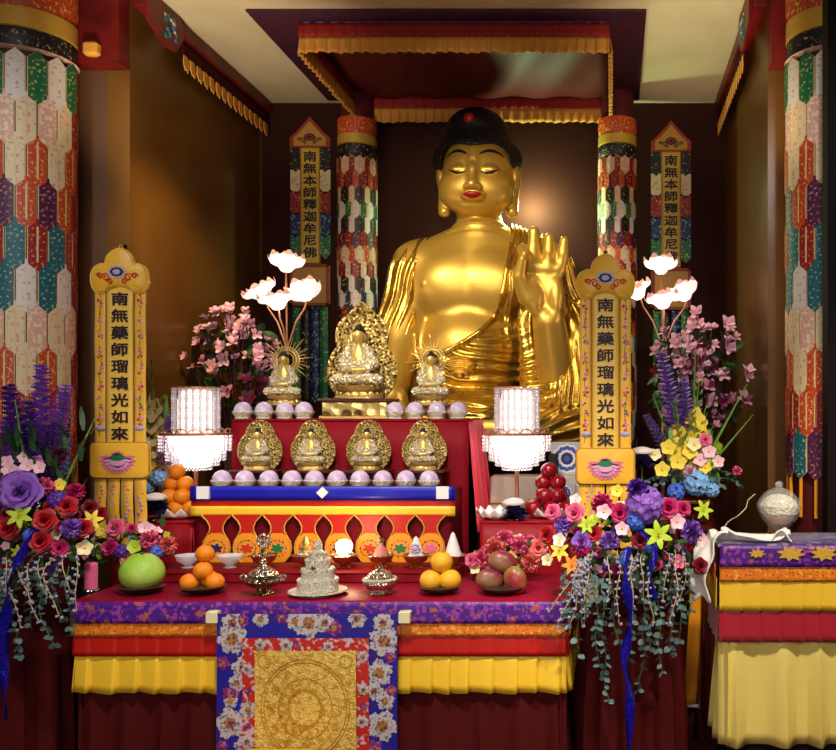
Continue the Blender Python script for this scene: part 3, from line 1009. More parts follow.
def text_mesh(chars, size, pitch, sx=1.05, bold=0.0002, ext=0.0012):
    """a column of characters, top one centred on the origin, running down -Z, facing -Y"""
    vs, fs = [], []
    dg = bpy.context.evaluated_depsgraph_get()
    for i, ch in enumerate(chars):
        cu = bpy.data.curves.new('lettering', 'FONT')
        cu.body = ch; cu.size = size; cu.align_x = 'CENTER'; cu.align_y = 'CENTER'
        cu.extrude = ext; cu.resolution_u = 3
        ob = bpy.data.objects.new('lettering', cu); COL.objects.link(ob)
        dg = bpy.context.evaluated_depsgraph_get()
        me = bpy.data.meshes.new_from_object(ob.evaluated_get(dg))
        co = [v.co.copy() for v in me.vertices]
        if co:
            cx = (min(c.x for c in co) + max(c.x for c in co)) / 2; cy = (min(c.y for c in co) + max(c.y for c in co)) / 2
            for q, (ox, oz) in enumerate(((-1, -1), (1, -1), (-1, 1), (1, 1))):
                n = len(vs)
                vs += [((c.x - cx) * sx + ox * bold, -c.z - q * .0002, (c.y - cy) + oz * bold - i * pitch) for c in co]
                fs += [tuple(v + n for v in p.vertices) for p in me.polygons]
        bpy.data.objects.remove(ob); bpy.data.curves.remove(cu); bpy.data.meshes.remove(me)
    return vs, fs

def lotus_emblem(mb, c, r, y, mats=(0, 1, 2)):
    """embroidered lotus: petals (mats0), lighter inner petals (mats1), seed pod (mats2)"""
    def petal(ang, L, w_, base, yy):
        ax = Vector((math.cos(ang), 0, math.sin(ang))); sd = Vector((-ax.z, 0, ax.x))
        b0 = Vector((c[0], y, c[1])) + Vector(base)
        pts = [b0, b0 + ax * L * .35 + sd * w_, b0 + ax * L * .75 + sd * w_ * .7, b0 + ax * L, b0 + ax * L * .75 - sd * w_ * .7, b0 + ax * L * .35 - sd * w_]
        n = len(pts)
        vs = [(p.x, yy, p.z) for p in pts] + [(p.x, y + .001, p.z) for p in pts]
        mb.add(vs, [tuple(range(n)), tuple(range(2 * n - 1, n - 1, -1))] + [(i, i + n, (i + 1) % n + n, (i + 1) % n) for i in range(n)])
    mb.cur = mats[0]
    for k in range(15):
        a = PI + (k - 1) * PI / 12 if k < 15 else 0
        a = math.radians(168 + k * 204 / 14)
        petal(a, r * (1.0 - .25 * abs(math.sin(a))), r * .15, (0, 0, r * .08), y - .0012)
    mb.cur = mats[1]
    for k in range(11):
        a = math.radians(185 + k * 17)
        petal(a, r * (.74 - .15 * abs(math.sin(a))), r * .12, (0, 0, r * .08), y - .0024)
    mb.cur = mats[0]
    for k in range(7):
        petal(math.radians(50 + k * 80 / 6), r * .52, r * .1, (0, 0, r * .05), y - .001)
    mb.cur = mats[1]
    mb.prism([(c[0] + r * .42 * math.cos(q), c[1] + r * .04 + r * .28 * math.sin(q)) for q in [2 * PI * i / 20 for i in range(20)]], y - .0034, y)
    mb.cur = mats[2]
    poly = [(c[0] + r * .42 * math.cos(q), c[1] + r * .2 + r * .16 * math.sin(q)) for q in [2 * PI * i / 20 for i in range(20)]]
    mb.prism(poly, y - .0042, y)

def cloud_emblem(mb, c, r, y, mats=(3, 4, 5)):
    mb.cur = mats[0]
    for rr, q in ((1.0, .0015), (.72, .003), (.42, .0045)):
        mb.prism([(c[0] + r * .6 * rr * math.cos(a) * (1 + .08 * math.cos(8 * a)), c[1] + r * .42 * rr * math.sin(a)) for a in [2 * PI * i / 32 for i in range(32)]], y - q, y)
        mb.cur = mats[0] if mb.cur != mats[0] else mats[2]
    mb.cur = mats[1]
    for s_ in (-1, 1):
        for (sx_, sz_, rr) in ((.75, -.35, .30), (1.15, -.25, .22), (.5, -.6, .22)):
            pts = [(c[0] + s_ * (sx_ * r + rr * r * (1 - i / 14) * math.cos(i * .75)), y - .001, c[1] + sz_ * r + rr * r * (1 - i / 14) * math.sin(i * .75)) for i in range(12)]
            mb.tube(pts, r * .045, 5)

def banner(cx, Y, ztop, label, front=True):
    """script banner hanging on a cord; scale follows the real width"""
    t = root('script_banner', (cx, Y, ztop), label, 'banner', 'yellow script banners in front' if front else 'dim script banners on the back wall')
    W = 0.195 if front else 0.200
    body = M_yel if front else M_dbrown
    k = W / 0.195
    # quilted cloud-shaped head
    s_ = 1 / 243.0 if front else 1 / 161.5
    mb = MB()
    def lobe_outline():
        out = []
        pts = [(-24, -41), (-28, -35), (-29, -25), (-26, -17), (-19, -13), (-15, -13), (-13, -6), (-7, 0), (0, 2.5), (7, 0), (13, -6), (15, -13), (19, -13), (26, -17), (29, -25), (28, -35), (24, -41), (16, -42), (9, -38), (0, -35.5), (-9, -38), (-16, -42)]
        n = len(pts)
        for i in range(n):
            p0, p1, p2, p3 = [Vector(pts[(i + d) % n]) for d in (-1, 0, 1, 2)]
            for u in (0, .33, .66):
                q = 0.5 * ((2 * p1) + (p2 - p0) * u + (2 * p0 - 5 * p1 + 4 * p2 - p3) * u * u + (3 * p1 - p0 - 3 * p2 + p3) * u ** 3)
                out.append((q.x * s_, q.y * s_))
        return out
    if front:
        ol = lobe_outline()
        cxo, czo = 0, -22 * s_
        rs = []
        for f_, y in ((1.0, 0.0), (1.0, -.010), (.93, -.020), (.6, -.028), (.25, -.030), (.02, -.031)):
            rs.append([(cxo + (x - cxo) * f_, y, czo + (z - czo) * f_) for x, z in ol])
        rs = [[(x, .004, z) for x, y, z in rs[0]]] + rs
        mb.rings(rs, True, True)
        hd = mb.build('cloud_head', M_yel, t)
        mb = MB(); mb.tube([(x, -.011, z) for x, z in ol] + [(ol[0][0], -.011, ol[0][1])], .0022, 6); mb.build('head_piping', M_yel2, hd)
        mb = MB(); cloud_emblem(mb, (0, -22 * s_), 15 * s_, -.0305); mb.build('cloud_emblem', [M_pinkthread, M_palepink, M_leafthread, M_greythread, M_redthread, M_inkthread], hd)
        MB().tube([(.007 * math.cos(a), 0, .018 + .009 * math.sin(a)) for a in [2 * PI * i / 14 for i in range(15)]], .0022, 6).build('hanging_loop', M_goldbraid, t)
        z0, z1 = -34 * s_, -195 * s_
        xi = 13 * s_
        xo = 25.5 * s_
        box_z0, box_z1, bw = -191 * s_, -227 * s_, 29.5 * s_
    else:
        pts = [(-20, -34), (-20, -24), (-14, -19), (0, -3), (14, -19), (20, -24), (20, -34)]
        mb.prism([(x * s_, z * s_) for x, z in pts], -.014, .004)
        hd = mb.build('peaked_head', M_rust, t)
        mb = MB(); mb.prism([(x * s_ * .8, (z + 24) * s_ * .8 - 24.5 * s_) for x, z in pts], -.017, -.012); mb.build('head_panel', M_dbrown, hd)
        mb = MB(); cloud_emblem(mb, (0, -24 * s_), 9 * s_, -.0175); mb.build('cloud_emblem', [M_pinkthread, M_palepink, M_leafthread, M_inkthread, M_inkthread, M_rust], hd)
        z0, z1 = -34 * s_, -150 * s_
        xi = 9.5 * s_
        xo = 20 * s_
        box_z0, box_z1, bw = -151 * s_, -193 * s_, 20 * s_
    # centre panel
    mb = MB()
    mb.grid(lambda u, v: (-xi + 2 * xi * u, -.006 + .002 * math.sin(v * 21) * math.sin(u * 3), z0 + (z1 - z0) * v), 6, 40)
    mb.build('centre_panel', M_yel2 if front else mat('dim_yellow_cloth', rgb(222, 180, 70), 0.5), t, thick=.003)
    for s2 in (-1, 1):
        if front:
            mb = MB(); mb.grid(lambda u, v: (s2 * (xi + .006 + (xo - xi - .006) * u), -.004 + .002 * math.sin(v * 17 + s2), z0 + (z1 - z0) * v), 4, 40)
            sp = mb.build('side_panel', M_yel, t, thick=.003)
            mb = MB(); rnd = random.Random(7)
            for q in range(8):
                zz = z0 + (z1 - z0) * (.10 + q * .105); xx = s2 * (xi + xo + .006) / 2
                for e in range(9):
                    mb.cur = rnd.choice([0, 0, 1, 2, 3])
                    mb.ball((xx + rnd.uniform(-.010, .010), -.0075, zz + rnd.uniform(-.026, .026)), rnd.uniform(.003, .0065), 6, 4, (1, .35, 1))
            mb.cur = 2; mb.tube([(s2 * (xi + xo + .006) / 2 + .004 * math.sin(i), -.0062, z0 + (z1 - z0) * (.06 + i * .88 / 30)) for i in range(31)], .0012, 5)
            mb.build('floral_embroidery', [M_pinkthread, M_palepink, M_leafthread, M_redthread], sp)
            mb = MB(); mb.cbox((s2 * (xi + .003) - .003, -.009, z1), (s2 * (xi + .003) + .003, -.001, z0), .001); mb.build('dark_seam', M_pipe, t)
            mb = MB()
            mb.lathe([(.001, -.012), (.018, -.006), (.021, 0), (.018, .006), (.001, .012)], 10, (s2 * (xi + xo) / 2, -.008, z1 + .075), 1, .25)
            mb.build('silver_knot', M_greythread, t)
        else:
            cols = ['black', 'cream', 'crimson', 'navy', 'green', 'cream', 'crimson']
            for q in range(5):
                za = z0 - .002 - q * .135
                mb = MB(); mb.prism([(s2 * xi * 1.05, za), (s2 * xo, za), (s2 * xo, za - .12), (s2 * (xi + xo) / 2, za - .15), (s2 * xi * 1.05, za - .12)], -.004, .002)
                mb.build('side_tab', BR[cols[q]], t, smooth=False)
            mb = MB(); mb.cbox((s2 * xi - .003, -.010, z1), (s2 * xi + .003, .002, z0), .001); mb.build('panel_seam', M_pipe, t)
    # lettering
    if front:
        chars = '南無藥師瑠璃光如來'; top = -48 * s_; pitch = 16.8 * s_; size = 13.8 * s_
    else:
        chars = '南無本師釋迦牟尼佛'; top = -43.0 * s_; pitch = 12.0 * s_; size = 11.0 * s_
    vs, fs = text_mesh(chars, size, pitch, 1.28, size * .022)
    mb = MB(); mb.add([(x, y - .0105, z + top) for x, y, z in vs], fs)
    mb.build('lettering', M_inkthread, t, smooth=False)
    # lower box with the lotus
    mb = MB()
    if front:
        n = 9; rs = []
        for f_, y in ((1, .004), (1.0, -.010), (.94, -.019), (.6, -.024), (.02, -.025)):
            ring = []
            for cxs, czs, a0 in ((1, -1, -90), (1, 1, 0), (-1, 1, 90), (-1, -1, 180)):
                for i in range(n):
                    a = math.radians(a0 + 90 * i / (n - 1)); rr = .022
                    ring.append(((cxs * (bw - rr) + rr * math.cos(a)) * f_, y, (box_z0 + box_z1) / 2 + (czs * ((box_z0 - box_z1) / 2 - rr) + rr * math.sin(a)) * f_))
            rs.append(ring)
        mb.rings(rs, True, True)
        bx = mb.build('lotus_box', M_yel, t)
        mb = MB(); lotus_emblem(mb, (0, (box_z0 + box_z1) / 2 - 1 * s_), 19 * s_, -.026); mb.build('lotus_emblem', [M_pinkthread, M_palepink, M_leafthread], bx)
        mb = MB(); mb.tube([(p[0], p[1] - .001, p[2]) for p in rs[1]] + [rs[1][0]], .0022, 6); mb.build('box_piping', M_pipe, bx)
    else:
        mb.cbox((-bw, -.02, box_z1), (bw, .004, box_z0), .012)
        bx = mb.build('lower_box', M_dbrown, t)
        mb = MB()
        for (a, b, c_, d_) in ((-bw, bw, box_z0 - .02, box_z0), (-bw, bw, box_z1, box_z1 + .02), (-bw, -bw + .02, box_z1, box_z0), (bw - .02, bw, box_z1, box_z0)):
            mb.cbox((a, -.024, c_), (b, -.012, d_), .003)
        mb.build('box_border', M_rust, bx)
    # streamers below
    for i in range(4):
        xx = (-1.5 + i) * bw * .46
        zb = box_z1 - (0.30 if front else 0.62)
        mb = MB(); mb.grid(lambda u, v: (xx + (u - .5) * bw * .40, -.004 + .003 * math.sin(v * 9 + i), box_z1 + .01 + (zb - box_z1) * v), 2, 14)
        st = mb.build('streamer', M_yel if front else BR[['green', 'black', 'navy', 'green'][i]], t, thick=.003)
        if front:
            mb = MB(); rnd = random.Random(i)
            for q in range(16):
                mb.cur = rnd.choice([0, 0, 1, 2])
                mb.ball((xx + rnd.uniform(-.012, .012), -.0075, box_z1 - .03 - q * .016), rnd.uniform(.003, .008), 6, 4, (1, .35, 1))
            mb.build('floral_embroidery', [M_pinkthread, M_palepink, M_greythread], st)
    return t
def hung(px, py, Y):
    p = P(px, py, Y); return p.x, Y, p.z
b1 = banner(*hung(121, 251, 3.70), 'yellow script banner hanging near the left brocade pillar')
b2 = banner(*hung(605.5, 257, 3.70), 'yellow script banner hanging right of the golden statue')
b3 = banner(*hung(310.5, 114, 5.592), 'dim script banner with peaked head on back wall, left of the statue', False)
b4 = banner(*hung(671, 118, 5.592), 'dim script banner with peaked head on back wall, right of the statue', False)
# the poles the front banners hang from stand behind them
for bb, lb in ((b1, 'thin dark pole behind the left yellow script banner'), (b2, 'thin dark pole behind the right yellow script banner')):
    x, y, z = bb.location
    t = root('banner_stand', (x, y + .028, 0), lb, 'stand')
    MB().tube([(0, 0, .02), (0, 0, z + .03)], .009, 10).build('pole', M_dark, t)
    MB().tube([(0, .0, z + .025), (0, -.026, z + .027)], .004, 8).build('hook', M_dark, t)
    MB().lathe([(.05, 0), (.05, .012), (.03, .02), (.012, .03)], 24).build('base', M_dark, t)
# ================================================================== TIERS AND TABLES
M_white = mat('white_cotton', rgb(236, 232, 226), 0.6)
M_gilt = mat('gilt_metal', rgb(226, 196, 120), 0.3, 0.8, bump=(160, 0.3))
M_giltskin = mat('gilt_skin', rgb(232, 200, 110), 0.35, 0.6)
M_giltrobe = mat('pale_gilt_robe', rgb(242, 224, 160), 0.22, 0.55, bump=(26, 1.0, 'voronoi'), mix=(rgb(250, 246, 236), 16, 'noise', 0.45, 0.6))
M_silver = mat('silver', rgb(214, 206, 186), 0.22, 1.0, bump=(120, 0.5, 'voronoi'))
M_silver2 = mat('embossed_pale_silver', rgb(240, 234, 208), 0.28, 0.35, bump=(200, 0.8, 'voronoi'))
M_bronze = mat('dark_bronze_silver', rgb(150, 138, 104), 0.25, 1.0, bump=(100, 0.8, 'voronoi'))
M_rosewood = mat('rosewood', rgb(72, 20, 12), 0.35)
M_lav = mat('lavender_glass_dome', rgb(214, 184, 226), 0.12, coat=0.5, trans=0.25, mix=(rgb(240, 226, 240), 30, 'noise', 0.4, 0.65))
M_copper = mat('copper_bowl', rgb(190, 120, 60), 0.3, 0.8, bump=(90, 0.3))
M_glass = mat('clear_glass', (0.96, 0.97, 0.98), 0.05, alpha=.38, coat=.8)
M_dish = mat('black_dish', rgb(18, 12, 12), 0.3)

FT = 0.774                         # front table top
t = root('front_altar_table', (-1.05, 3.46, 0), 'long front altar table with magenta satin top and layered purple, orange, red and yellow skirts', 'table')
L0 = t.location
TX0, TX1, TY0, TY1 = -1.915, -0.165, 3.20, 3.74
MB().box((TX0 + .03, TY0 + .05, 0.0), (TX1 - .03, TY1 - .01, FT - 0.014)).build('table_body', M_dark, t, smooth=False, offset=L0)
mb = MB(); mb.cbox((TX0 - .006, TY0 - .012, FT - 0.013), (TX1 + .006, TY1, FT), 0.006); mb.build('satin_top', mat('magenta_satin', rgb(140, 8, 40), 0.42, spec=.3, bump=(160, 0.04)), t, offset=L0)
def skirt(name, z0, z1, m, amp, step, flare, off, seed, rows=5, wave=0.0, knife=False):
    mb = MB()
    pleats(mb, (TX0, TY0), (TX1, TY0), z0, z1, amp, step, flare, seed, rows, wave, off=off, knife=knife)
    pleats(mb, (TX1, TY0), (TX1, TY1), z0, z1, amp, step, flare, seed + 1, rows, wave, off=off)
    pleats(mb, (TX0, TY1), (TX0, TY0), z0, z1, amp, step, flare, seed + 2, rows, wave, off=off)
    return mb.build(name, m, t, thick=0.002, offset=L0)
skirt('purple_brocade_band', FT - .080, FT - .004, M_purplebroc, .001, .20, .002, .012, 1)
skirt('orange_brocade_band', FT - .126, FT - .070, M_orangebroc, .001, .14, .002, .008, 2)
skirt('red_band', FT - .198, FT - .115, M_redsatin, .002, .075, .003, .004, 4, knife=True)
skirt('yellow_pleated_band', FT - .328, FT - .190, M_yellowsatin, .010, .075, .012, -.003, 4, wave=.003, knife=True)
skirt('maroon_skirt', 0.01, FT - .30, M_darkred, .018, .14, .02, -.02, 5, 10)

# centre brocade hanging
M_peonyw = mat('silver_white_peony', rgb(196, 188, 186), 0.42, mix=(rgb(110, 100, 112), 110, 'noise', 0.52, 0.62))
M_peonyc = mat('peony_gold_heart', rgb(176, 124, 40), 0.45, mix=(rgb(90, 30, 90), 90, 'noise', 0.45, 0.6))
M_peonyp = mat('plum_peony', rgb(120, 30, 110), 0.45, mix=(rgb(190, 110, 160), 80, 'noise', 0.5, 0.65))
M_bluebroc = mat('cobalt_brocade', rgb(26, 30, 150), 0.4, bump=(200, 0.2), mix=(rgb(50, 30, 120), 30, 'noise', 0.45, 0.6))
M_redbroc = mat('scarlet_brocade', rgb(190, 40, 26), 0.42, mix=(rgb(206, 180, 176), 50, 'noise', 0.54, 0.6), bump=(200, 0.2))
M_goldpanel = mat('gold_damask', rgb(236, 202, 96), 0.32, 0.2, mix=[(rgb(204, 160, 60), 60, 'noise', 0.48, 0.58), (rgb(238, 208, 120), 130, 'noise', 0.58, 0.64)], bump=(130, 0.5))
def s2p(px, py, Y=3.165):
    p = P(px, py, Y); return p.x, p.z
hx0, hz1 = s2p(218, 613); hx1, _ = s2p(398, 613); hz0 = 0.12
t = root('brocade_altar_hanging', ((hx0 + hx1) / 2, 3.165, hz1), 'blue floral brocade hanging with gold centre panel on front of altar table', 'altar hanging')
L0 = t.location
def ripple(x, z, off=0.0):
    k = min(1, (hz1 - z) * 2.2)
    return 3.155 - off - k * 0.004 * math.sin(x * 17) - k * .003 * math.sin(z * 11 + x * 5)
def sheet(mb, x0, x1, z0, z1, off, nu=16, nv=20):
    mb.grid(lambda u, v: (x0 + (x1 - x0) * u, ripple(x0 + (x1 - x0) * u, z0 + (z1 - z0) * v, off), z0 + (z1 - z0) * v), nu, nv)
def peony(mb, x, z, r, mi, off, rnd, hearts=(2,)):
    lay = ((1.0, mi), (.72, mi), (.40, hearts[0]))
    for q, (f_, m_) in enumerate(lay):
        mb.cur = m_
        n = 40; ph = rnd.uniform(0, 6); lb = rnd.choice([5, 6, 7])
        ring = []
        for i in range(n):
            a = 2 * PI * i / n
            rr = r * f_ * (0.72 + 0.28 * abs(math.sin(lb * a / 2 + ph)) + .09 * math.sin(3 * lb * a + ph))
            X = min(max(x + rr * math.cos(a), hx0 + .001), hx1 - .001); Z = max(min(z + rr * math.sin(a), hz1 - .001), hz0)
            ring.append((X, ripple(X, Z, off + .0012 * (q + 1)), Z))
        c = (min(max(x, hx0), hx1), ripple(x, z, off + .0012 * (q + 1) + .001), z)
        mb.add([c] + ring, [(0, i + 1, (i + 1) % n + 1) for i in range(n)])
rnd = random.Random(11)
mb = MB(); sheet(mb, hx0, hx1, hz0, hz1, 0.0)
mb.cur = 1
W = lambda d: d / F * 3.165
for (a, b, r_, m_) in ((234, 638, 15, 1), (234, 622, 11, 1), (262, 618, 8, 1), (310, 622, 15, 1), (296, 620, 9, 1), (326, 622, 9, 1), (358, 618, 9, 1), (385, 640, 15, 1), (384, 622, 10, 1),
                        (245, 668, 12, 1), (238, 682, 8, 1), (232, 722, 15, 1), (246, 745, 10, 1), (380, 672, 13, 1), (375, 690, 9, 1), (386, 700, 9, 1), (383, 725, 15, 1), (232, 700, 7, 1),
                        (243, 620, 7, 3), (335, 627, 8, 3), (283, 617, 6, 3), (224, 662, 7, 3), (232, 693, 8, 3), (391, 656, 6, 3), (392, 690, 6, 3), (375, 748, 8, 3), (224, 745, 6, 3),
                        (232, 770, 15, 1), (383, 775, 15, 1), (224, 795, 8, 3), (391, 800, 8, 3), (240, 815, 12, 1), (378, 820, 12, 1)):
    x, z = s2p(a, b); peony(mb, x, z, W(r_ * 1.08), m_, 0.0, rnd)
mb.build('blue_floral_border', [M_bluebroc, M_peonyw, M_peonyc, M_peonyp], t, offset=L0, smooth=False)
ix0, iz1 = s2p(244, 637); ix1, _ = s2p(370, 637)
mb = MB(); sheet(mb, ix0, ix1, hz0 + .05, iz1, 0.006)
for (a, b, r_, m_) in ((288, 644, 7, 1), (262, 643, 6, 1), (330, 645, 6, 1), (249, 668, 6, 1), (250, 708, 9, 1), (249, 740, 8, 1), (364, 655, 6, 1), (365, 688, 6, 1), (363, 720, 7, 1), (298, 643, 4, 3), (250, 690, 4, 3), (249, 725, 4, 3), (365, 705, 4, 3)):
    x, z = s2p(a, b); peony(mb, x, z, W(r_), m_, 0.006, rnd)
mb.build('red_inner_border', [M_redbroc, M_peonyw, M_peonyc, M_peonyp], t, offset=L0, smooth=False)
gx0, gz1 = s2p(257, 649); gx1, _ = s2p(358, 649)
mb = MB(); sheet(mb, gx0, gx1, hz0 + .10, gz1, 0.014, 24, 40)
gp = mb.build('gold_centre_panel', M_goldpanel, t, offset=L0)
mb = MB(); cxp, czp = (gx0 + gx1) / 2, gz1 - .20
M_panelthread = mat('raised_gold_thread', rgb(214, 160, 54), 0.35, 0.3)
for rr in (.155, .145, .095, .06, .055):
    mb.tube([(cxp + rr * math.cos(a), ripple(cxp + rr * math.cos(a), czp + rr * 1.12 * math.sin(a), .0158), czp + rr * 1.12 * math.sin(a)) for a in [2 * PI * i / 48 for i in range(49)]], .0016, 5)
for k in range(16):
    a = 2 * PI * k / 16
    for d in (-1, 1):
        mb.tube([(cxp + (.06 + .035 * q / 6) * math.cos(a + d * .19 * math.sin(PI * q / 6)), ripple(cxp, czp, .0155), czp + (.06 + .035 * q / 6) * 1.12 * math.sin(a + d * .19 * math.sin(PI * q / 6))) for q in range(7)], .0014, 5)
for k in range(12):
    a = 2 * PI * k / 12
    mb.tube([(cxp + .12 * math.cos(a) + .016 * (1 - q / 16) * math.cos(q * .8), ripple(cxp, czp, .0155), czp + .134 * math.sin(a) + .016 * (1 - q / 16) * math.sin(q * .8)) for q in range(14)], .0014, 5)
for (ex, ez) in ((gx0 + .035, gz1 - .035), (gx1 - .035, gz1 - .035)):
    mb.tube([(ex + .022 * math.cos(a), ripple(ex, ez, .0155), ez + .022 * math.sin(a)) for a in [2 * PI * i / 24 for i in range(25)]], .0016, 5)
mb.build('mandala_embroidery', M_panelthread, gp, offset=L0)
for px_ in (213, 405):
    x, z = s2p(px_, 617)
    MB().cbox((x - .021, 3.150, z - .021), (x + .021, 3.186, z + .021), .003).build('yellow_tab', M_cream, t, offset=L0)

# low step on the table
t = root('low_offering_step', (-1.2, 3.6, FT), 'low red cloth-covered step holding the row of offering bowls', 'step')
mb = MB(); drape_box(mb, -1.84, 3.52, -.62, 3.735, FT + .002, .818, .004, .16, 6, .006); mb.build('step_cloth', M_redcloth, t, thick=.002, offset=t.location)
MB().box((-1.82, 3.535, FT + .0005), (-.64, 3.725, .803)).build('step_body', M_dark, t, smooth=False, offset=t.location)

# lower tier with valance
T1 = 1.112
t = root('lower_altar_tier', (-1.22, 3.93, 0), 'lower altar tier in red cloth with blue, red and yellow valance and gourd pendants', 'altar tier')
L0 = t.location
ax0, ax1, ay0, ay1 = -1.765, -0.685, 3.82, 4.05
MB().box((ax0 + .02, ay0 + .02, 0), (ax1 - .02, ay1 - .005, T1 - .014)).build('tier_body', M_dark, t, smooth=False, offset=L0)
mb = MB(); drape_box(mb, ax0, ay0, ax1, ay1, 0.02, T1 - .002, .006, .16, 9, .02); mb.build('tier_cloth', mat('burgundy_cloth', rgb(104, 4, 18), 0.6, spec=.15, bump=(180, 0.06)), t, thick=.002, offset=L0)
def tz(py, Y=3.8): return EYE + (410 - py) / F * Y
def tband(name, ya, yb, m, off, seed, amp=.002):
    mb = MB(); pleats(mb, (ax0 - .015, 3.80), (ax1 + .02, 3.80), tz(yb), tz(ya), amp, .25, .0, seed, 3, off=off)
    return mb.build(name, m, t, thick=.003, offset=L0)
tband('blue_valance_band', 486, 500, M_bluesatin, .010, 1)
tband('red_valance_band', 499, 508, M_redsatin, .002, 2)
tband('yellow_valance_band', 506, 516, M_yellowsatin, .006, 3)
for px_, rot in ((204, 0), (443, 0), (323, 1)):
    p = P(px_, 492.5, 3.79)
    r_ = .026 if not rot else .024
    poly = [(-r_, -r_), (r_, -r_), (r_, r_), (-r_, r_)] if not rot else [(0, -r_), (r_, 0), (0, r_), (-r_, 0)]
    MB().prism([(p.x + a, p.z + b) for a, b in poly], 3.776, 3.788).build('corner_patch' if not rot else 'white_diamond', M_white, t, smooth=False, offset=L0)
embc = [mat('embroidery_navy', rgb(30, 34, 90), .5), M_redthread, M_leafthread, M_pinkthread]
for i in range(8):
    cxp = P(217 + i * 30.6, 500, 3.795).x
    k = 3.795 / F
    prof = [(15.0, 514.5), (13.0, 517), (9.0, 521), (6.6, 526), (6.8, 531), (9.5, 536), (12.6, 541), (13.8, 548), (12.5, 555), (8.0, 560.5), (3, 563)]
    zf = lambda py: EYE + (410 - py) * k
    pts = [(cxp - w_ * k, zf(y)) for w_, y in prof] + [(cxp + w_ * k, zf(y)) for w_, y in reversed(prof)]
    mb = MB(); mb.prism(pts, 3.789, 3.795)
    pd = mb.build('gourd_pendant', M_redsatin, t, smooth=False, offset=L0)
    bp = [(w_ * .93, y) for w_, y in prof if y >= 531]
    bp = [(5, 533)] + bp[1:]
    pts2 = [(cxp - w_ * k, zf(y)) for w_, y in bp] + [(cxp + w_ * k, zf(y)) for w_, y in reversed(bp)]
    mb = MB(); mb.prism(pts2, 3.786, 3.790); mb.build('orange_bulb', M_orangesatin, pd, smooth=False, offset=L0)
    mb = MB(); mb.tube([(x, 3.788, z) for x, z in pts], .0028, 5); mb.build('gold_piping', M_goldbraid, pd, offset=L0)
    mb = MB(); rnd = random.Random(i)
    mb.cur = i % 4
    mb.prism([(cxp + 5.5 * k * (1 + .3 * math.sin(6 * a)) * math.cos(a), zf(548) + 4 * k * (1 + .3 * math.sin(6 * a)) * math.sin(a)) for a in [2 * PI * q / 30 for q in range(30)]], 3.783, 3.787)
    for q in range(14):
        a = 2 * PI * q / 14; mb.cur = (i + q) % 4
        mb.ball((cxp + 9 * k * math.cos(a), 3.785, zf(548) + 8 * k * math.sin(a)), .004, 6, 4, (1, .4, 1))
    mb.cur = (i + 1) % 4; mb.tube([(cxp + 9 * k * math.cos(a), 3.786, zf(548) + 8 * k * math.sin(a)) for a in [2 * PI * q / 24 for q in range(25)]], .0012, 4)
    mb.build('pendant_embroidery', embc, pd, offset=L0)

T2 = 1.408
t = root('upper_altar_tier', (-1.2, 4.22, 0), 'upper altar tier covered in plain crimson cloth with right side coloured lamplit pink', 'altar tier')
L0 = t.location
MB().box((-1.70, 4.07, 0), (-.665, 4.39, T2 - .014)).build('tier_body', M_dark, t, smooth=False, offset=L0)
mb = MB(); drape_box(mb, -1.716, 4.056, -.65, 4.40, 0.02, T2, .003, .3, 14, .01, 'fl'); mb.build('tier_cloth', mat('deep_crimson_cloth', rgb(122, 3, 20), 0.6, spec=.15, bump=(180, 0.06)), t, thick=.002, offset=L0)
mb = MB()  # right side of the crimson cloth, lamplight put into its pink colour
pleats(mb, (-.650, 4.056), (-.635, 4.40), 0.9, T2 - .004, .012, .10, .045, 15, 12); mb.build('side_drape', mat('lamplit_crimson_satin', rgb(222, 50, 70), 0.45, sheen=0.2), t, thick=.002, offset=L0)

# wings beside the tiers
def wing(x0, x1, y0, y1, z, label, seed):
    t = root('side_altar_stand', ((x0 + x1) / 2, (y0 + y1) / 2, 0), label, 'stand')
    MB().box((x0 + .02, y0 + .02, 0), (x1 - .02, y1 - .01, z - .014)).build('stand_body', M_dark, t, smooth=False, offset=t.location)
    mb = MB(); drape_box(mb, x0, y0, x1, y1, .02, z, .008, .11, seed, .03); mb.build('stand_cloth', M_pinkcloth, t, thick=.002, offset=t.location)
    return t
WZ = 0.975
wing(-2.14, -1.795, 3.84, 4.22, WZ, 'red cloth-covered side stand carrying the orange pyramid, left of the tiers', 21)
wing(-.565, -.14, 3.84, 4.22, WZ, 'red cloth-covered side stand carrying the apple pile, right of the tiers', 25)
t = root('pale_display_shelf', (-.32, 4.36, 0), 'pale shelf with medallion cards behind the right crystal lamp', 'shelf')
L0 = t.location
MB().cbox((-.585, 4.28, 0), (-.07, 4.42, EYE - 66 / F * 4.28), .008).build('shelf_body', mat('pale_laminate', rgb(206, 196, 176), 0.5), t, offset=L0)
mb = MB(); z_ = EYE - 92 / F * 4.27; mb.cbox((-.585, 4.266, z_ - .006), (-.07, 4.278, z_ + .006), .003); mb.build('gold_rail', M_goldbraid, t, offset=L0)
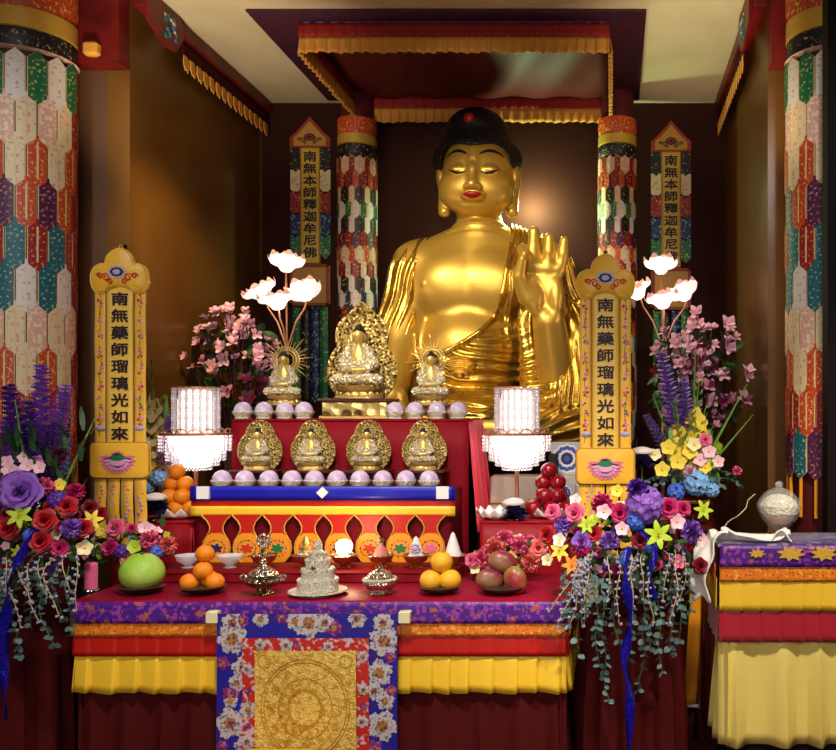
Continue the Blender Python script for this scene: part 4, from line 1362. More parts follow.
def card(px, py, Y, w_, h_, rc, label, tilt=0):
    p = P(px, py, Y)
    t = root('medallion_card', (p.x, Y, p.z - h_ / 2), label, 'card')
    MB().cbox((-w_ / 2, 0, 0), (w_ / 2, .012, h_), .003).build('card_board', mat('grey_card', rgb(196, 196, 190), 0.5), t)
    mb = MB(); c = (0, h_ / 2)
    for q, (f_, m_) in enumerate(((1, 0), (.85, 1), (.6, 0), (.42, 2), (.2, 1))):
        mb.cur = m_
        mb.prism([(c[0] + rc * f_ * math.cos(a) * (1 + .05 * math.cos(12 * a)), c[1] + rc * f_ * math.sin(a) * (1 + .05 * math.cos(12 * a))) for a in [2 * PI * i / 48 for i in range(48)]], -.001 * (q + 1), 0)
    mb.build('medallion', [M_white, mat('card_' + label.split()[0], rgb(60, 90, 170) if 'blue' in label else rgb(190, 60, 60), .5), mat('card_dark', rgb(30, 40, 90), .5)], t)
    return t
zs = EYE - 66 / F * 4.28
a = card(567, 448, 4.34, .155, .16, .07, 'blue medallion on a grey card beside the right yellow banner'); a.location.z = zs
b = card(563, 490, 4.255, .12, .105, .042, 'red medallion on a small grey card below the blue one'); b.location = (b.location.x, 4.252, EYE - 84 / F * 4.255 - .05)
p = P(553, 448, 4.32); o = MB().cbox((p.x - .022, 4.31, zs), (p.x + .022, 4.35, zs + .105), .004).build('black_box', M_ink); tag(o, 'small upright black box beside the blue medallion card', 'box')

# ================================================================== SMALL GOLDEN FIGURES
def seated_meshes():
    h = 0.017
    lo, hi = (-.46, -.40, -.04), (.46, .26, 1.08)
    S = SDF(lo, hi, h)
    S.ell((0, 0, .40), (.15, .11, .22), 0)
    S.cap((0, 0, .55), (0, -.01, .72), .06, .055, .05)
    S.ell((0, -.02, .795), (.098, .105, .125), .03)
    for s_ in (-1, 1):
        S.ell((s_ * .1, 0, .77), (.02, .03, .075), .01)
        S.cap((s_ * .16, -.18, .24), (s_ * .03, -.235, .23), .045, .04, .02)
        S.ell((s_ * .035, -.085, .815), (.03, .03, .012), .01)
    S.ell((0, -.125, .79), (.018, .02, .03), .012)
    S.ell((0, -.11, .735), (.03, .02, .014), .01)
    body = S.mesh('body', M_giltskin)
    R = SDF(lo, hi, h)
    for s_ in (-1, 1):
        R.chain([(s_ * .15, 0, .56), (s_ * .245, -.02, .34), (s_ * .18, -.16, .25)], [.085, .085, .07], .04)
        R.cap((s_ * .10, -.0, .10), (s_ * .34, -.12, .08), .12, .085, .04)
        R.cap((s_ * .34, -.13, .07), (-s_ * .02, -.26, .08), .08, .07, .03)
        R.cap((s_ * .08, .0, .62), (s_ * .10, -.06, .3), .07, .08, .03)
    R.ell((0, .02, .36), (.17, .13, .24), .04)
    R.ell((0, -.03, .08), (.36, .24, .10), .05)
    _, (x, y, z) = R.win((-9,) * 3, (9,) * 3)
    R.f -= (.010 * np.sin((z * 60 + np.abs(x) * 30 + 2 * np.sin(x * 20))) * (z > .02)).astype(np.float32)
    # open chest
    R.f = np.maximum(R.f, -(np.maximum(np.sqrt((x / .12) ** 2 + ((z - .56) / .17) ** 2) * .12 - .12 + 0 * y, y + .02)).astype(np.float32))
    robe = R.mesh('robe', M_giltrobe)
    G = SDF(lo, hi, h * .8)
    G.ell((0, .01, .855), (.108, .115, .088), 0)
    G.ell((0, .01, .945), (.055, .06, .05), .03)
    _, (x, y, z) = G.win((-9,) * 3, (9,) * 3)
    G.f = np.maximum(G.f, -(np.maximum(z - .855 - .25 * np.abs(x) * 0 + 0 * x, y + .03) * 1.0)).astype(np.float32) if False else np.maximum(G.f, (.845 - z - .35 * (y + .02)).astype(np.float32))
    hair = G.mesh('hair', M_black)
    mb = MB()
    def petals(n, r, z, L, w_, up):
        for i in range(n):
            a = 2 * PI * i / n
            ca, sa = math.cos(a), math.sin(a)
            rows = []
            for q in range(5):
                u = q / 4; ww = w_ * math.sin(PI * (0.18 + 0.72 * u)) * (1 if q < 4 else .2); rr = r + L * .35 * math.sin(u * PI * .9)
                zz = z + up * L * u
                rows.append([(rr * ca * 1.0 + s_ * ww * -sa, (rr * sa) * .72 + s_ * ww * ca * .72, zz + (.01 if s_ == 0 else 0)) for s_ in (-1, 0, 1)])
            rr2 = [[(x * 1.04 if j == 1 else x, y * 1.04 if j == 1 else y, z_) for j, (x, y, z_) in enumerate(r_)] for r_ in rows]
            mb.rings(rr2, closed=False)
    mb.lathe([(.30, -.005), (.36, -.03), (.31, -.10), (.24, -.13), (.33, -.17), (.40, -.215), (.40, -.235)], 28, (0, -.03, 0), 1, .72)
    petals(16, .33, -.11, .11, .06, 1)
    petals(16, .34, -.13, .10, .062, -1)
    lotus = mb.mesh('lotus_seat', M_gilt)
    return body, robe, hair, lotus
SB = seated_meshes()
M_halo = mat('antique_gold_openwork', rgb(226, 198, 120), 0.3, 0.6, bump=(20, 0.9, 'voronoi'), mix=(rgb(110, 84, 40), 16, 'voronoi', .5, .35))
def mandorla_mesh(circles, y=.19, peak=None, thick=.035, name='mandorla', scroll=.045):
    mb = MB(); c0 = (0, .40)
    def R(a, shrink=0.0):
        best = 0
        for cx, cz, r in circles:
            r -= shrink
            ox, oz = c0[0] - cx, c0[1] - cz
            dx, dz = math.cos(a), math.sin(a)
            bq = ox * dx + oz * dz; cq = ox * ox + oz * oz - r * r
            D = bq * bq - cq
            if D > 0:
                best = max(best, -bq + math.sqrt(D))
        if peak and abs(a - PI / 2) < .28:
            best += peak * (1 - abs(a - PI / 2) / .28) ** 1.4
        return best
    n = 96
    def outl(sh):
        return [(c0[0] + R(2 * PI * i / n, sh) * math.cos(2 * PI * i / n), max(-.20, c0[1] + R(2 * PI * i / n, sh) * math.sin(2 * PI * i / n))) for i in range(n)]
    o0, o1, o2 = outl(0), outl(.06), outl(.15)
    mb.prism(o0, y, y + thick)
    for o_, r_ in ((o0, .030), (o2, .024)):
        mb.tube([(x, y - .004, z) for x, z in o_] + [(o_[0][0], y - .004, o_[0][1])], r_, 6)
    # scrollwork between the rims
    om = outl(.03); oi = outl(.105)
    for i in range(0, n, 2):
        x, z = om[i]
        if z > -.15:
            mb.ball((x, y - .016, z), .038, 7, 5)
    for i in range(0, n, 4):
        x, z = oi[i]
        if z > -.15:
            mb.tube([(x + scroll * (1 - q / 13) * math.cos(q * .8 + i), y - .012, z + scroll * (1 - q / 13) * math.sin(q * .8 + i)) for q in range(11)], .015, 5)
    return mb.mesh(name, M_halo)
MAND4 = mandorla_mesh([(0, .30, .64), (0, .80, .40)])
MANDL = mandorla_mesh([(0, .22, .56), (0, .80, .42)], peak=.14)
def halo_mesh():
    mb = MB(); c = (0, .80); y = .14
    for rr, r_ in ((.17, .014), (.23, .028), (.295, .016)):
        mb.tube([(c[0] + rr * math.cos(a), y, c[1] + rr * math.sin(a)) for a in [2 * PI * i / 40 for i in range(41)]], r_, 6)
    n = 32
    for i in range(n):
        a = 2 * PI * (i + .5) / n
        L = (.62, .46, .55, .42)[i % 4]
        if math.sin(a) < -.75: continue
        mb.tube([(c[0] + .24 * math.cos(a), y, c[1] + .24 * math.sin(a)), (c[0] + L * math.cos(a), y, c[1] + L * math.sin(a))], [.010, .006], 5)
    mb.tube([(0, y + .02, .1), (0, y, .6)], .02, 6)
    return mb.mesh('ray_halo', M_gilt)
HALO = halo_mesh()
def figurine(x, y, z, sc_, back, label, cat='figurine', group=None, stand=None):
    """sc_ = height of the figure above its lotus seat"""
    st_h = stand[2] if stand else 0
    t = root('buddha_figurine', (x, y, z), label, cat, group)
    for nm, me in zip(('body', 'robe', 'hair', 'lotus_seat'), SB):
        o = link(nm, me, t); o.scale = (sc_,) * 3; o.location = (0, 0, .235 * sc_ + st_h)
    o = link(back.name.split('.')[0], back, t); o.scale = (sc_,) * 3; o.location = (0, 0, .235 * sc_ + st_h)
    if stand:
        w_, d_, h_, kind = stand
        if kind == 'tray':
            mb = MB(); mb.cbox((-w_ / 2, -d_ / 2, h_ - .012), (w_ / 2, d_ / 2, h_), .003); st = mb.build('stand', M_rosewood, t)
            mb = MB(); mb.box((-w_ * .38, -d_ * .3, 0), (w_ * .38, d_ * .3, h_ - .012)); mb.build('stand_block', M_rosewood, st, smooth=False)
        elif kind == 'table':
            mb = MB(); mb.cbox((-w_ / 2, -d_ / 2, h_ - .010), (w_ / 2, d_ / 2, h_), .003); st = mb.build('stand_top', M_rosewood, t)
            for sx in (-1, 1):
                for sy in (-1, 1):
                    MB().tube([(sx * w_ * .40, sy * d_ * .36, h_ - .01), (sx * w_ * .40, sy * d_ * .36, h_ * .4), (sx * w_ * .45, sy * d_ * .40, 0)], [.006, .005, .007], 6).build('leg', M_rosewood, t)
            mb = MB(); mb.cbox((-w_ * .42, -d_ * .38, h_ * .35), (w_ * .42, d_ * .38, h_ * .45), .002); mb.build('stretcher', M_rosewood, t)
        else:
            mb = MB(); mb.cbox((-w_ / 2, -d_ / 2, h_ - .016), (w_ / 2, d_ / 2, h_), .004); st = mb.build('stand_top', M_rosewood, t)
            MB().cbox((-w_ * .44, -d_ * .44, .014), (w_ * .44, d_ * .44, h_ - .016), .003).build('carved_drum', M_halo, t)
            MB().cbox((-w_ * .48, -d_ * .48, 0), (w_ * .48, d_ * .48, .015), .003).build('stand_foot', M_gilt, t)
            for q in range(24):
                pass
    return t
k = F / 3.95
pos = ('leftmost', 'second from left', 'third from left', 'rightmost')
for i, px_ in enumerate((257.5, 311, 367, 423)):
    x = (px_ - 613) / F * 3.97
    figurine(x, 3.97, T1, .150, MAND4, 'small golden Buddha with double-lobed halo on the lower tier, %s of the four' % pos[i], 'figurine', 'four golden figurines on the lower tier', (.21, .13, .075, 'tray'))
figurine((359 - 613) / F * 4.22, 4.22, T2, .285, MANDL, 'largest tabletop golden Buddha with tall pointed halo on the upper tier', stand=(.34, .17, .095, 'carved'))
figurine((284 - 613) / F * 4.2, 4.20, T2, .205, HALO, 'golden Buddha with spiked ray halo, left of the largest tabletop Buddha', stand=(.20, .14, .065, 'table'), group='ray-haloed figurines on the upper tier')
figurine((431 - 613) / F * 4.2, 4.20, T2, .205, HALO, 'golden Buddha with spiked ray halo, right of the largest tabletop Buddha', stand=(.20, .14, .065, 'table'), group='ray-haloed figurines on the upper tier')

# lavender domed cups
def domed_cup():
    t = root('domed_cup', (0, 0, 0), 'x', 'cup')
    MB().lathe([(.030, 0), (.033, .004), (.030, .010), (.038, .022), (.042, .034), (.040, .038)], 20, lobes=8, lobe=.12).build('petal_base', M_silver2, t)
    mb = MB(); mb.lathe([(.041 * math.cos(a), .036 + .044 * math.sin(a)) for a in [PI / 2 * i / 8 for i in range(9)]][:-1] + [(.001, .080)], 20); mb.build('glass_dome', M_lav, t)
    return t
proto = None
names_low = ['lavender domed cup on the lower tier edge, number one from the left end', ]
ords = ['first', 'second', 'third', 'fourth', 'fifth', 'sixth', 'seventh', 'eighth', 'ninth', 'tenth']
def put_cup(px_, Y, z, label, group):
    global proto
    x = (px_ - 613) / F * Y
    if proto is None:
        proto = domed_cup(); proto.location = (x, Y, z); proto['label'] = label; proto['group'] = group
    else:
        dup(proto, (x, Y, z), label=label, group=group)
for i, px_ in enumerate((222, 245, 269, 292, 314.5, 337, 360, 383, 406, 429)):
    put_cup(px_, 3.865, T1, 'lavender domed cup on the lower tier edge, %s from the left' % ords[i], 'lavender domed cups on the lower tier')
for i, px_ in enumerate((243, 264, 285, 304)):
    put_cup(px_, 4.105, T2, 'lavender domed cup on the upper tier, %s from its left end' % ords[i], 'lavender domed cups on the upper tier')
for i, px_ in enumerate((395, 415, 437, 458)):
    put_cup(px_, 4.105, T2, 'lavender domed cup on the upper tier, %s to the right of the large figurine stand' % ords[i], 'lavender domed cups on the upper tier')

# ================================================================== OFFERINGS ON THE FRONT TABLE
SY, SZT = 3.60, 0.818
def bowl(px_, m, label, glass=False, h=.052, r=.052):
    t = root('offering_bowl', ((px_ - 613) / F * SY, SY, SZT), label, 'bowl', 'offering bowls in a row on the low step')
    prof = [(.022, 0), (.026, .003), (.014, .010), (.018, .016), (r * .8, .030), (r, h), (r * .93, h - .002), (r * .7, .032), (.004, .022)]
    MB().lathe(prof, 28).build('bowl_body', m, t)
    if not glass:
        MB().lathe([(r * .98, h - .004), (r * 1.06, h), (r * .98, h + .003), (r * .94, h)], 28).build('silver_rim', M_silver, t)
    return t
bowl(188, M_glass, 'clear glass offering bowl, leftmost in the row', True)
bowl(230, M_glass, 'clear glass offering bowl, second from left', True)
blab = {264: 'copper offering bowl holding the small wheel ornament', 306: 'copper offering bowl holding the gilded butter tower', 344: 'copper offering bowl holding the glowing candle',
        381: 'copper offering bowl holding the pink cone', 416: 'copper offering bowl holding the white rosette cake', 453: 'copper offering bowl holding the plain white cone'}
for q, lb in blab.items():
    bowl(q, M_copper, lb)
def bx(px_): return (px_ - 613) / F * SY
zc = SZT + .036
t = root('wheel_ornament', (bx(264), SY, zc), 'small dark silver wheel ornament standing in a bowl', 'ornament')
MB().lathe([(.020, -.004), (.022, .004), (.008, .012), (.006, .05)], 16).build('stem', M_bronze, t)
mb = MB(); mb.tube([(.024 * math.cos(a), 0, .072 + .024 * math.sin(a)) for a in [2 * PI * i / 24 for i in range(25)]], .006, 8)
for i in range(8):
    a = PI / 4 * i; mb.tube([(0, 0, .072), (.032 * math.cos(a), 0, .072 + .032 * math.sin(a))], [.004, .004], 6)
mb.ball((0, 0, .072), .009, 10, 8); mb.build('wheel', M_silver, t)
t = root('butter_tower', (bx(306), SY, zc), 'small gilded tiered tower standing in a bowl left of the candle', 'offering cake')
MB().lathe([(.036, -.003), (.036, .012), (.028, .016), (.030, .030), (.020, .034), (.022, .05), (.012, .055), (.014, .068), (.004, .095)], 20, lobes=6, lobe=.08).build('tower', M_gilt, t)
mb = MB()
for i in range(10):
    a = 2 * PI * i / 10; mb.ball((.03 * math.cos(a), .03 * math.sin(a), .022), .007, 8, 6)
mb.lathe([(.031, .018), (.034, .022), (.031, .026)], 20); mb.build('bead_ring', M_silver2, t)
M_glow = mat('candle_glow', (1, .82, .5), .5, emit=14.0, ecol=(1, .78, .45))
t = root('candle', (bx(344), SY, zc), 'glowing white candle in a bowl at the middle of the row', 'candle')
MB().lathe([(.030, -.003), (.031, .028), (.026, .031)], 20).build('wax', M_white, t)
MB().ball((0, 0, .052), .030, 14, 10, (1.15, 1, .9)).build('flame', M_glow, t)
point('candle_light', (bx(344), SY - .05, zc + .09), 1.4, (1, .7, .4), .03)
t = root('pink_cone_cake', (bx(381), SY, zc), 'pink cone-shaped offering cake with silver knob, in a bowl', 'offering cake')
MB().lathe([(.036, -.003), (.036, .01), (.006, .062), (.002, .066)], 20).build('cone', mat('pink_dough', rgb(206, 120, 110), .55), t)
MB().ball((0, 0, .074), .012, 10, 8).build('knob', M_silver, t)
t = root('white_rosette_cake', (bx(416), SY, zc), 'white offering cake with round rosette face, in a bowl', 'offering cake')
MB().lathe([(.036, -.003), (.036, .012), (.026, .02), (.026, .04), (.02, .055), (.012, .07), (.010, .082), (.002, .09)], 20, sy=.6).build('cake', M_white, t)
mb = MB(); mb.cur = 0
for i in range(8):
    a = 2 * PI * i / 8; mb.ball((.016 * math.cos(a), -.018, .045 + .016 * math.sin(a)), .006, 8, 6)
mb.ball((0, -.018, .045), .011, 10, 8, (1, .6, 1)); mb.build('rosette', mat('lilac_icing', rgb(206, 180, 200), .5), t)
t = root('white_cone_cake', (bx(453), SY, zc), 'plain tall white cone standing in the rightmost bowl', 'offering cake')
MB().lathe([(.038, -.003), (.038, .006), (.030, .03), (.018, .07), (.008, .10), (.001, .108)], 24).build('cone', M_white, t)
MB().lathe([(.040, -.001), (.043, .002), (.040, .005)], 24).build('base_ring', M_white, t)

YF = 3.32
def fx(px_, Y=YF): return (px_ - 613) / F * Y
def dish(px_, label, r=.082, Y=YF):
    t = root('black_dish', (fx(px_, Y), Y, FT), label, 'dish', 'black fruit dishes on the front table')
    MB().lathe([(r * .5, 0), (r * .55, .004), (r * .9, .016), (r, .026), (r * .95, .026), (r * .85, .018), (r * .3, .010)], 32).build('dish_body', M_dish, t)
    MB().lathe([(r * .97, .025), (r * 1.01, .027), (r * .97, .029)], 32).build('dish_rim', mat('dark_rim', rgb(60, 40, 30), .3), t)
    return t
dish(142, 'black dish under the large green pomelo', .078)
dish(203, 'black dish under the small oranges', .082)
dish(440, 'black dish under the three yellow oranges', .078)
dish(503, 'black dish under the mangoes', .086)
M_pomelo = mat('green_pomelo_skin', rgb(150, 196, 60), 0.38, bump=(260, 0.25), mix=(rgb(186, 214, 100), 9, 'noise', .4, .7))
M_orange = mat('orange_skin', rgb(240, 140, 20), 0.4, bump=(300, 0.3))
M_orange2 = mat('yellow_orange_skin', rgb(246, 184, 40), 0.4, bump=(300, 0.3))
M_stemg = mat('green_calyx', rgb(60, 90, 30), 0.6)
def orange(name, loc, r, m, label, cat, group, tilt=0.0):
    t = root(name, loc, label, cat, group)
    prof = [(max(.001, r * math.cos(a)), r * .94 * math.sin(a) - (.05 * r * math.exp(-((a - PI / 2) / .18) ** 2))) for a in [-PI / 2 + PI * i / 14 for i in range(15)]]
    MB().lathe([(p, z + r * .94) for p, z in prof], 22).build('peel', m, t)
    mb = MB(); mb.lathe([(r * .13, r * 1.80), (r * .15, r * 1.83), (r * .05, r * 1.87)], 8, lobes=5, lobe=.3); mb.build('calyx', M_stemg, t)
    t.rotation_euler = (tilt * .6, tilt, tilt * 3)
    return t
t = root('pomelo', (fx(142), YF, FT + .012), 'large green pomelo on a black dish at the left of the table', 'fruit')
r = .078
mb = MB(); mb.lathe([(max(.001, r * math.cos(a) * (1 + .04 * math.sin(a * -2))), r * .88 * (1 + math.sin(a)) - (.10 * r * math.exp(-((a - PI / 2) / .20) ** 2))) for a in [-PI / 2 + PI * i / 18 for i in range(19)]], 32)
mb.build('peel', M_pomelo, t)
MB().lathe([(.006, 0.126), (.007, .134), (.003, .140)], 8).build('stalk', M_stemg, t)
g = 'small oranges on a black dish'
rr = .034
cx = fx(203)
zb = FT + .014
orange('orange', (cx - .052, YF - .022, zb), rr, M_orange, 'small orange at the front left of the orange dish', 'fruit', g, .3)
orange('orange', (cx + .052, YF - .022, zb), rr, M_orange, 'small orange at the front right of the orange dish', 'fruit', g, -.25)
orange('orange', (cx + .012, YF - .038, zb), rr, M_orange, 'small orange at the front centre of the orange dish', 'fruit', g, .2) if False else None
orange('orange', (cx - .0, YF + .036, zb), rr, M_orange, 'small orange at the back of the orange dish', 'fruit', g, .2)
orange('orange', (cx - .0, YF - .008, zb + .040), rr, M_orange, 'small orange in the middle of its pile, under the topmost', 'fruit', g, .1)
orange('orange', (cx + .002, YF + .004, zb + .099), rr, M_orange, 'topmost small orange balanced above its black dish', 'fruit', g, -.3)
g = 'yellow oranges on a black dish'; cx = fx(440); rr = .041
orange('orange', (cx - .043, YF - .02, zb), rr, M_orange2, 'yellow orange at lower left of its three-fruit pile', 'fruit', g, .3)
orange('orange', (cx + .043, YF - .02, zb), rr, M_orange2, 'yellow orange at lower right of its three-fruit pile', 'fruit', g, -.2)
orange('orange', (cx - .0, YF - .0, zb + .064), rr, M_orange2, 'yellow orange on top of its three-fruit pile', 'fruit', g, .15)
M_mangoR = mat('red_mango_skin', rgb(130, 40, 60), .35, mix=(rgb(150, 120, 70), 7, 'noise', .5, .7))
M_mangoG = mat('green_red_mango_skin', rgb(150, 140, 60), .35, mix=(rgb(150, 50, 50), 7, 'noise', .42, .6))
def mango(loc, m, label, rot):
    t = root('mango', loc, label, 'fruit', 'mangoes on a black dish')
    mb = MB()
    rs = []
    for i in range(15):
        u = i / 14; a = -PI / 2 + PI * u
        rs.append([(.040 * math.cos(a) * (1.12 if j else 1) * math.cos(2 * PI * j / 20) + .010 * math.sin(a), .033 * math.cos(a) * math.sin(2 * PI * j / 20) + .0005 * math.cos(j), .052 * math.sin(a)) for j in range(20)])
    mb.rings(rs, True, True); b = mb.build('mango_skin', m, t)
    MB().lathe([(.004, .050), (.004, .057)], 8).build('stalk', M_stemg, t)
    t.rotation_euler = rot
    return t
cx = fx(503)
mango((cx - .046, YF - .01, zb + .038), M_mangoR, 'red mango at lower left of the mango pile', (0, 1.2, .4))
mango((cx + .046, YF - .01, zb + .038), M_mangoG, 'greenish mango at lower right of the mango pile', (0, -1.0, -.3))
mango((cx - .002, YF + .004, zb + .100), M_mangoR, 'purple-red mango on top of the mango pile', (0, 1.35, .2))

# silver censer, mandala tower, lidded jar
t = root('silver_censer', (fx(263, 3.30), 3.30, FT), 'ornate dark silver lidded censer between the small oranges and the mandala tower', 'censer')
MB().lathe([(.034, 0), (.036, .006), (.020, .014), (.022, .022), (.052, .036), (.066, .052), (.064, .062), (.048, .070)], 32, lobes=10, lobe=.05).build('censer_bowl', M_bronze, t)
MB().lathe([(.050, .069), (.054, .073), (.046, .084), (.026, .098), (.014, .104), (.010, .112), (.016, .118), (.010, .126), (.002, .136)], 28).build('lid', M_silver, t)
for s_ in (-1, 1):
    MB().tube([(s_ * .060, 0, .050), (s_ * .078, 0, .054), (s_ * .084, 0, .066), (s_ * .072, 0, .072), (s_ * .060, 0, .064)], .005, 8).build('handle', M_silver, t)
mb = MB()
for i in range(16):
    a = 2 * PI * i / 16; mb.ball((.062 * math.cos(a), .062 * math.sin(a), .056), .008, 8, 6)
mb.lathe([(.060, .052), (.065, .056), (.060, .060)], 28); mb.build('bead_band', M_silver, t)

t = root('mandala_tower', (fx(318, 3.30), 3.30, FT), 'tall pale silver tiered mandala tower on a round plate, centre of the table', 'mandala set')
MB().lathe([(.070, 0), (.075, .004), (.094, .012), (.104, .014), (.102, .018), (.075, .014), (.02, .012)], 40, lobes=24, lobe=.03).build('plate', M_silver2, t)
zz = .013
for i, (r_, h_) in enumerate(((.074, .040), (.060, .038), (.045, .034), (.031, .026))):
    mb = MB(); mb.lathe([(r_ * .96, zz), (r_, zz + .003), (r_ * .97, zz + h_ * .5), (r_, zz + h_ - .004), (r_ * .95, zz + h_), (r_ * .2, zz + h_ + .002)], 36)
    tr = mb.build('tier_ring', M_silver2, t)
    mb = MB(); nb = int(r_ * 300)
    for j in range(nb):
        a = 2 * PI * j / nb; mb.ball((r_ * .93 * math.cos(a), r_ * .93 * math.sin(a), zz + h_ + .002), .0065, 7, 5)
    mb.lathe([(r_ * .9, zz + h_ - .001), (r_ * .95, zz + h_ + .002), (r_ * .9, zz + h_ + .005)], 30)
    mb.build('pearl_ring', M_silver2, tr)
    zz += h_
mb = MB(); mb.lathe([(.016, zz), (.020, zz + .006), (.010, zz + .014), (.014, zz + .022), (.014, zz + .036), (.003, zz + .052)], 18, lobes=6, lobe=.1); mb.build('finial', M_silver2, t)
mb = MB()
for i in range(8):
    a = 2 * PI * i / 8
    mb.tube([(0, -.058, .105), (.009 * math.cos(a), -.056, .105 + .009 * math.sin(a))], [.003, .0015], 5)
mb.ball((0, -.054, .105), .005, 8, 6); mb.build('star_ornament', M_bronze, t)

t = root('silver_lidded_jar', (fx(380, 3.30), 3.30, FT), 'squat shiny silver lidded jar left of the yellow oranges', 'jar')
MB().lathe([(.030, 0), (.034, .004), (.024, .012), (.050, .024), (.062, .044), (.058, .060), (.040, .066)], 32).build('jar_body', M_silver, t)
MB().lathe([(.060, .050), (.064, .056), (.060, .062)], 32).build('rim_band', M_silver2, t)
MB().lathe([(.044, .065), (.046, .069), (.038, .080), (.018, .090), (.008, .094), (.012, .100), (.008, .108), (.002, .112)], 28).build('lid', M_silver, t)

# pink candle at the left end
t = root('pink_pillar_candle', (fx(91, 3.36), 3.36, FT), 'short pink candle in a glass cup at the left end of the table', 'candle')
MB().lathe([(.022, .006), (.023, .10), (.018, .106), (.006, .104)], 20).build('wax', mat('pink_wax', rgb(226, 100, 140), .4, sheen=.2), t)
MB().lathe([(.026, 0), (.030, .004), (.027, .012), (.024, .012), (.023, .006)], 20).build('holder', M_silver, t)
MB().tube([(0, 0, .103), (.001, 0, .116)], .0015, 6).build('wick', M_ink, t)

# fruit piles on the wings
def pile(cx, cy, z, r, rowsn, mk, label_fmt):
    idx = 0
    for lvl, (na, nb) in enumerate(rowsn):
        for i in range(na):
            for j in range(nb):
                x = cx + (i - (na - 1) / 2) * 2.02 * r + (0.0); y = cy + (j - (nb - 1) / 2) * 2.02 * r
                mk((x, y, z + lvl * 1.50 * r), idx, lvl); idx += 1
lv = ('bottom', 'second', 'third', 'top')
side = ['near left', 'near middle', 'near right']
fp = None
lab_o = []
def fruit_pile(cx, cy, z, r, name, m, what, place_, group):
    proto = None
    rows = ((3, 2), (2, 2), (2, 1), (1, 1))
    nms = {(3, 2): [('left', 'back'), ('middle', 'back'), ('right', 'back')]}
    for lvl, (na, nb) in enumerate(rows):
        for i in range(na):
            for j in range(nb):
                x = cx + (i - (na - 1) / 2) * 2.02 * r; y = cy + (j - (nb - 1) / 2) * 2.02 * r
                col = {3: ('left', 'middle', 'right'), 2: ('left', 'right'), 1: ('single',)}[na][i]
                fb = '' if nb == 1 else ('front ' if j == 0 else 'rear ')
                lbl = '%s in the %s, %s%s of the %s layer' % (what, place_, fb, col, lv[lvl])
                loc = (x, y, z + lvl * 1.46 * r)
                if proto is None:
                    proto = orange(name, loc, r, m, lbl, 'fruit', group)
                else:
                    c = dup(proto, loc, label=lbl); c.rotation_euler = (.2 * math.sin(i * 3 + lvl), .3 * math.cos(j * 2 + i), i + lvl)
M_petalbowl = mat('white_porcelain', rgb(238, 232, 222), .25)
def petal_bowl(x, y, z, label, r=.10):
    t = root('petal_bowl', (x, y, z), label, 'bowl', 'white petal-rimmed bowls under the fruit piles')
    MB().lathe([(r * .4, 0), (r * .42, .006), (r * .9, .012), (r * .92, .018), (r * .3, .012)], 28).build('bowl_base', M_petalbowl, t)
    for i in range(12):
        a = 2 * PI * i / 12; mb = MB(); ca, sa = math.cos(a), math.sin(a)
        rows = []
        for q in range(5):
            u = q / 4; ww = .026 * math.sin(PI * (.25 + .7 * u)); rr = r * (.88 + .34 * u)
            rows.append([(rr * ca - s_ * ww * sa, rr * sa + s_ * ww * ca, .012 + .040 * u ** 1.5 - (.004 if s_ else 0)) for s_ in (-1, 0, 1)])
        mb.rings(rows, closed=False); mb.build('petal', M_petalbowl, t, thick=.003)
    return t
lx, ly = (179 - 613) / F * 3.95, 3.95
petal_bowl(lx, ly, WZ, 'white petal-rimmed bowl under the orange pyramid on the left stand', .085)
fruit_pile(lx, ly, WZ + .014, .036, 'orange', M_orange, 'orange', 'left stand pyramid', 'oranges piled on the left stand')
rx_, ry_ = (551 - 613) / F * 3.97, 3.97
petal_bowl(rx_, ry_, WZ, 'white petal-rimmed bowl under the red apples on the right stand', .085)
M_apple = mat('dark_red_apple', rgb(150, 14, 28), .25, coat=.4, mix=(rgb(196, 70, 50), 12, 'noise', .55, .7))
fruit_pile(rx_, ry_, WZ + .014, .037, 'apple', M_apple, 'red apple', 'right stand pile', 'red apples piled on the right stand')
petal_bowl((497 - 613) / F * 3.93, 3.93, WZ, 'empty white petal-rimmed bowl in front of the right crystal lamp', .075)

